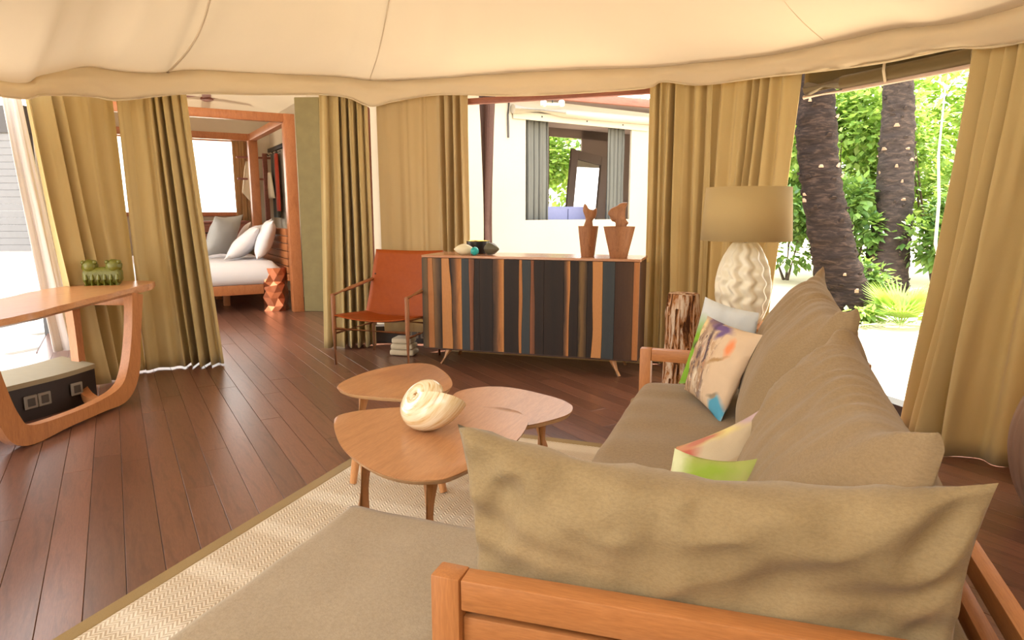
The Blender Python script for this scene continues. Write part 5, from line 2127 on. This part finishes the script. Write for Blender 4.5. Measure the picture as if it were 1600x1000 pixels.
def wall_piece(nm, x0, x1, z0, z1, y=0.0, mat=None, t=0.03):
    b2 = BM()
    box(b2, ((x0 + x1) / 2, y, (z0 + z1) / 2), (x1 - x0, t, z1 - z0))
    return obj(nm, b2, mat or M['tent_white'], nt_, smooth=False)


wall_piece('wall_panel', -2.6, 0.0, -0.25, 2.72)
wall_piece('wall_panel', 1.96, 3.0, -0.25, 2.72)
wall_piece('wall_panel', 4.3, 5.2, -0.25, 2.72)
wall_piece('wall_panel', 3.0, 4.3, -0.25, 1.0)
wall_piece('wall_panel', 3.0, 4.3, 2.3, 2.72)
wall_piece('wall_panel', 0.0, 1.96, -0.25, 1.13)
wall_piece('wall_panel', 0.0, 1.96, 2.46, 2.72)
# rolled window flap above the opening
b2 = BM()
tube(b2, [(-.25, -.07, 2.565), (.6, -.075, 2.575), (1.4, -.07, 2.585), (2.32, -.07, 2.60)], [0.06, 0.055, 0.058, 0.055], 12)
obj('rolled_flap', b2, M['tent_white'], nt_, sharp=80)
b2 = BM()
box(b2, (1.03, -.03, 2.50), (2.5, 0.02, 0.10), bev=0.004)
obj('flap_strip', b2, M['tent_white'], nt_)
for x_ in (0.25, 1.05, 1.75):
    b2 = BM()
    box(b2, (x_, -.045, 2.505), (0.018, 0.012, 0.018), bev=0.003)
    obj('eyelet', b2, M['black_metal'], nt_)
b2 = BM()
tube(b2, [(-.28, -.03, 2.66), (-.30, -.035, 2.5), (-.29, -.03, 2.2)], 0.012, 8)
obj('tie_cord', b2, M['grey_beam'], nt_)
b2 = BM()
bar(b2, (-2.4, -.12, 2.71), (4.6, -.12, 2.90), 0.10, 0.11)
obj('roof_beam', b2, M['red_wood'], nt_)
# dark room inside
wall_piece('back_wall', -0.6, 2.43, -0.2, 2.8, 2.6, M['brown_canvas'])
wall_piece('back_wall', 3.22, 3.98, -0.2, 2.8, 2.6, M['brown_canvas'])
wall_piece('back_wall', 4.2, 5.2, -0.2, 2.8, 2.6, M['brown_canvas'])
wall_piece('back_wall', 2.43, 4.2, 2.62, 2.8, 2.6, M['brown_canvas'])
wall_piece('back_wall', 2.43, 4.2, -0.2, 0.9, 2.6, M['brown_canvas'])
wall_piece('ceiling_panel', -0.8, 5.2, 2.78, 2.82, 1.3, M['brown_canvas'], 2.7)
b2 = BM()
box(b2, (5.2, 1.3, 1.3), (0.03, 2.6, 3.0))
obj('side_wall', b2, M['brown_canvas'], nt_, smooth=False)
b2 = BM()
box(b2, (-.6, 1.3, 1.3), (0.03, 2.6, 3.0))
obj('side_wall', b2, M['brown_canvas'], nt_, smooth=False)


def nloc(x, y, z):
    p = NP + nd * x + nn_ * y
    return Vector((p.x, p.y, z))


for lab, x0, x1 in (('grey curtain on the tall-pole side of the neighbouring tent window', 0.03, 0.48), ('grey curtain at the far side of the neighbouring tent window', 1.60, 1.93)):
    a, b = nloc(x0, 0.12, 0), nloc(x1, 0.12, 0)
    curtain('curtain', lab, [(a.x, a.y), (b.x, b.y)], [(a.x, a.y), (b.x, b.y)], 2.5, 0.9, 4, 0.035, int(x0 * 100) + 3, mat=M['grey_curtain'], group='grey curtains of the neighbouring tent')
# leaning mirror in the neighbouring tent
p = nloc(2.12, 1.35, 0.0)
mr_ = thing('mirror', 'leaning dark wood framed mirror inside the neighbouring tent', 'mirror', tuple(p), n_rz)
for x0, x1, z0, z1 in ((-.42, -.27, 0.3, 2.26), (.27, .42, 0.3, 2.26), (-.27, .27, 2.11, 2.26), (-.27, .27, 0.3, 0.45)):
    b2 = BM()
    box(b2, ((x0 + x1) / 2, 0, (z0 + z1) / 2), (x1 - x0, 0.05, z1 - z0), bev=0.004)
    obj('frame_rail', b2, M['brown_canvas'], mr_, rot=(-0.06, 0.15, 0))
b2 = BM()
box(b2, (0, 0.01, 1.29), (0.57, 0.015, 1.75))
mm, nt2, bb = newmat('mirror_glass')
bb.inputs['Metallic'].default_value = 1
bb.inputs['Roughness'].default_value = 0.03
bb.inputs['Base Color'].default_value = (0.9, 0.9, 0.9, 1)
obj('glass', b2, mm, mr_, rot=(-0.06, 0.15, 0))
p = nloc(1.20, 0.75, 0.0)
lb = thing('cabinet', 'lavender blue cabinet inside the neighbouring tent under its window', 'cabinet', tuple(p), n_rz)
b2 = BM()
box(b2, (0, 0, 0.66), (0.82, 0.4, 1.32), bev=0.01)
obj('body', b2, M['lavender'], lb)
for x_ in (-.2, .2):
    b2 = BM()
    box(b2, (x_, -.21, 0.68), (0.385, 0.02, 1.22), bev=0.006)
    obj('door', b2, M['lavender'], lb)


# ------------------------------------------------------------------ planting
def add_leaf(verts, faces, p, d, up, L, w):
    side = d.cross(up)
    if side.length < 1e-4:
        side = Vector((1, 0, 0))
    side.normalize()
    nrm = side.cross(d).normalized()
    b = len(verts)
    verts += [p, p + d * L * 0.4 + side * w, p + d * L * 0.45 + nrm * (-0.12 * w), p + d * L * 0.4 - side * w, p + d * L - nrm * L * 0.12]
    faces += [(b, b + 1, b + 2), (b, b + 2, b + 3), (b + 1, b + 4, b + 2), (b + 2, b + 4, b + 3)]


def foliage_mesh(n, rad, L, w, seed, cl=14, zmin=0.0):
    r = random.Random(seed)
    verts, faces = [], []
    clumps = []
    for _ in range(cl):
        a = r.random() * 2 * PI
        e = math.asin(r.random() * 1.4 - 0.4)
        k = 0.55 + 0.4 * r.random()
        clumps.append((Vector((math.cos(a) * math.cos(e) * rad[0] * k, math.sin(a) * math.cos(e) * rad[1] * k, rad[2] + math.sin(e) * rad[2] * k)), 0.26 + 0.22 * r.random()))
    while len(faces) < n * 4:
        c, cr = r.choice(clumps)
        o = Vector((r.gauss(0, 1), r.gauss(0, 1), r.gauss(0, 1))).normalized() * (0.55 + 0.5 * r.random())
        p = c + Vector((o.x * rad[0] * cr, o.y * rad[1] * cr, o.z * rad[2] * cr))
        if p.z < zmin:
            continue
        d = (o + Vector((r.uniform(-.7, .7), r.uniform(-.7, .7), r.uniform(-.6, .35)))).normalized()
        up = Vector((r.uniform(-.5, .5), r.uniform(-.5, .5), 1)).normalized()
        s = r.uniform(.7, 1.25)
        add_leaf(verts, faces, p, d, up, L * s, w * s)
    me = bpy.data.meshes.new('foliage')
    me.from_pydata(verts, [], faces)
    me.update()
    return me


def bush(label, x, y, rad, n, L, w, mat, seed, name='shrub', grp='garden shrubs'):
    t = thing(name, label, 'shrub', (x, y, -0.2), 0, grp)
    me = foliage_mesh(n, rad, L, w, seed)
    o = link('foliage', me, mat, t)
    stuff(o)
    r = random.Random(seed + 50)
    for k in range(4):
        a = r.random() * 2 * PI
        b2 = BM()
        tube(b2, [(0.05 * math.cos(a), 0.05 * math.sin(a), 0), (rad[0] * .25 * math.cos(a), rad[1] * .25 * math.sin(a), rad[2] * .7), (rad[0] * .45 * math.cos(a), rad[1] * .45 * math.sin(a), rad[2] * 1.4)], [0.035, 0.025, 0.012], 6)
        obj('stem', b2, M['twig'], t)
    return t


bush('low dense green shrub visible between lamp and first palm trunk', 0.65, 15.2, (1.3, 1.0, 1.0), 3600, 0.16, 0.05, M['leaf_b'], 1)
bush('tall bright shrub rising behind the gap between the two palm trunks', 1.6, 15.6, (1.5, 1.1, 2.1), 6000, 0.18, 0.055, M['leaf_a'], 2)
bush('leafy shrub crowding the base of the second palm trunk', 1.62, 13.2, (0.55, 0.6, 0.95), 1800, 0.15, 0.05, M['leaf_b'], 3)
bush('tall sunny shrub right of the second palm trunk', 3.4, 15.2, (1.5, 1.2, 2.0), 6000, 0.18, 0.055, M['leaf_a'], 4)
bush('lime green tree crown arching high above the second palm trunk', 2.6, 18.5, (3.2, 1.4, 3.0), 7000, 0.22, 0.07, M['leaf_c'], 5)
bush('pale lime shrub crown showing high behind the first palm trunk', -0.6, 19.0, (2.8, 1.4, 2.9), 6000, 0.22, 0.07, M['leaf_c'], 6)
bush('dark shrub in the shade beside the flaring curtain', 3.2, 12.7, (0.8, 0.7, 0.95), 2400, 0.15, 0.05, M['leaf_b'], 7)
bush('broad green shrub seen through the neighbouring tent', -5.6, 15.6, (2.2, 1.0, 2.2), 6000, 0.18, 0.06, M['leaf_a'], 8)
bush('tall hedge shrub beyond the terrace far from the palms', 6.5, 16.0, (2.2, 1.5, 2.2), 4000, 0.2, 0.06, M['leaf_a'], 9)


def palm(label, pts, radii, mat, seed, nring=46):
    base = Vector(pts[0])
    t = thing('palm_tree', label, 'palm tree', tuple(base))
    Q = crom([tuple(p) + (r_,) for p, r_ in zip(pts, radii)], 22)
    b2 = BM()
    r = random.Random(seed)
    P3 = [Vector(q[:3]) - base for q in Q]
    R = [q[3] * (1 + 0.018 * math.sin(i * 1.9) + 0.028 * r.uniform(-1, 1)) for i, q in enumerate(Q)]
    tube(b2, P3, R, 26)
    for v in b2.verts:
        v.co += Vector((1, 1, 0.3)) * 0.030 * nz3((v.co.x * 5, v.co.y * 5, v.co.z * 9), 1, seed)
    trunk = obj('trunk', b2, mat, t, sharp=70)
    for k in range(150):
        i = r.randrange(4, len(Q) - 6)
        a = r.random() * 2 * PI
        pos = P3[i] + Vector((math.cos(a), math.sin(a), 0)) * (R[i] + 0.0)
        b2 = BM()
        w_ = r.uniform(0.04, 0.10)
        bar(b2, (0, 0, 0), (0.025, 0, r.uniform(.02, .05)), w_, 0.03, up=(1, 0, 0), bev=0.0, w2=w_ * 0.5, t2=0.012)
        obj('leaf_scar', b2, M['boot'] if r.random() < .12 + .5 * (P3[i].z > 1.7) * (P3[i].z < 3.2) * r.random() else mat, trunk, tuple(pos), (0, 0, a), smooth=False)
    # crown of fronds high above the view
    top = P3[-1]
    for k in range(9):
        a = 2 * PI * k / 9 + r.random() * .3
        verts, faces = [], []
        for q in range(24):
            s = q / 23
            c = Vector((math.cos(a), math.sin(a), 0)) * (2.1 * s) + Vector((0, 0, 0.9 * s - 1.3 * s * s))
            for sg in (-1, 1):
                d = (Vector((-math.sin(a), math.cos(a), 0)) * sg + Vector((math.cos(a), math.sin(a), 0)) * .6 + Vector((0, 0, -.35))).normalized()
                add_leaf(verts, faces, c, d, Vector((0, 0, 1)), 0.55 * math.sin(PI * (0.15 + 0.8 * s)), 0.03)
        me = bpy.data.meshes.new('frond')
        me.from_pydata(verts, [], faces)
        link('frond', me, M['frond'], t, tuple(top))
    return t


palm('nearer dark palm trunk leaning up beside the lamp', [(1.22, 9.85, -0.30), (1.16, 9.93, 0.1), (0.99, 9.99, 0.75), (0.78, 10.12, 1.7), (0.65, 10.22, 2.76), (0.60, 10.3, 4.2), (0.62, 10.4, 6.2)], [0.37, 0.33, 0.275, 0.26, 0.25, 0.22, 0.17], M['palm_bark'], 3)
palm('farther grey-brown palm trunk with ringed scars standing in the shrubs', [(2.12, 13.0, -0.25), (2.15, 13.0, 0.3), (2.21, 13.2, 1.2), (2.22, 13.45, 2.3), (2.18, 13.6, 3.4), (2.1, 13.7, 4.8), (2.1, 13.8, 6.8)], [0.40, 0.35, 0.30, 0.28, 0.24, 0.21, 0.17], M['palm_bark_pale'], 8)


def fan_frond(parent, a, el, Lp, Lb, mat, seed, n=16):
    """petiole with a fan of narrow blades"""
    r = random.Random(seed)
    d = Vector((math.cos(a) * math.cos(el), math.sin(a) * math.cos(el), math.sin(el)))
    b2 = BM()
    tip = d * Lp
    tube(b2, [(0, 0, 0), tip * .5 + Vector((0, 0, .02)), tip], [0.012, 0.009, 0.006], 6)
    me = bpy.data.meshes.new('x')
    verts, faces = [], []
    side = d.cross(Vector((0, 0, 1))).normalized()
    up = side.cross(d).normalized()
    for k in range(n):
        t = (k / (n - 1) - .5) * 2.2
        dd = (d * math.cos(t) + side * math.sin(t)).normalized()
        add_leaf(verts, faces, tip, dd, up, Lb * (1 - 0.18 * abs(t)) * r.uniform(.9, 1.08), 0.02)
    vs = [b2.verts.new(v) for v in verts]
    for f in faces:
        b2.faces.new([vs[i] for i in f])
    obj('frond', b2, mat, parent, smooth=False)


fp = thing('fan_palm', 'young fan palm with lime spiky fronds at foot of the palm trunks', 'palm', (1.80, 9.55, -0.22))
for k in range(13):
    fan_frond(fp, 2 * PI * k / 13 + 0.3 * math.sin(k * 3), 0.5 + 0.75 * ((k * 5) % 7) / 7, 0.20 + 0.05 * (k % 3), 0.44, M['frond'], k)
ff = thing('palm_frond', 'fallen greyish palm frond lying on the sand below fan palm', 'frond', (1.62, 9.15, -0.19), 0.35)
verts, faces = [], []
for q in range(20):
    s = q / 19
    for sg in (-1, 1):
        add_leaf(verts, faces, Vector((s * 0.95 - .4, 0, 0.02 + 0.06 * math.sin(PI * s))), Vector((.75, sg * .8, .12)).normalized(), Vector((0, 0, 1)), 0.34 * math.sin(PI * (0.2 + .75 * s)), 0.016)
me = bpy.data.meshes.new('leaflets')
me.from_pydata(verts, [], faces)
stuff(link('leaflets', me, M['dry_frond'], ff))
b2 = BM()
tube(b2, [(-.7, 0, 0.03), (-.2, 0, 0.06), (.55, 0, 0.03)], [0.018, 0.014, 0.004], 8)
obj('stalk', b2, M['dry_frond'], ff)
# pale bare sapling twisting up between shrubs
tw = thing('sapling', 'thin pale bare sapling twisting upward beside second palm trunk', 'sapling', (2.72, 11.9, -0.2))
b2 = BM()
tube(b2, [(0.14, 0, 0), (0.10, 0, 0.3), (0.0, 0, 0.62), (-.10, 0.05, 0.95), (-.10, 0.1, 1.6), (-.16, 0.15, 2.3), (-.15, 0.2, 3.3)], [0.035, 0.03, 0.03, 0.025, 0.022, 0.018, 0.01], 8)
obj('stem', b2, M['pale_twig'], tw)
b2 = BM()
tube(b2, [(0.0, 0, 0.62), (0.2, -.1, 0.8), (0.35, -.1, 1.1)], [0.02, 0.014, 0.006], 6)
obj('branch', b2, M['pale_twig'], tw)
bush('small leafy ground plant at the foot of the nearer palm trunk', 1.32, 9.35, (0.22, 0.2, 0.12), 160, 0.11, 0.03, M['leaf_a'], 31)
bush('little weed plant sprouting by the sofa corner outside', 0.78, 9.6, (0.16, 0.16, 0.22), 130, 0.10, 0.025, M['leaf_c'], 33)
bush('shaded creeper clump filling the space between the trunks', 1.55, 10.6, (0.30, 0.3, 0.36), 500, 0.12, 0.035, M['leaf_b'], 35)
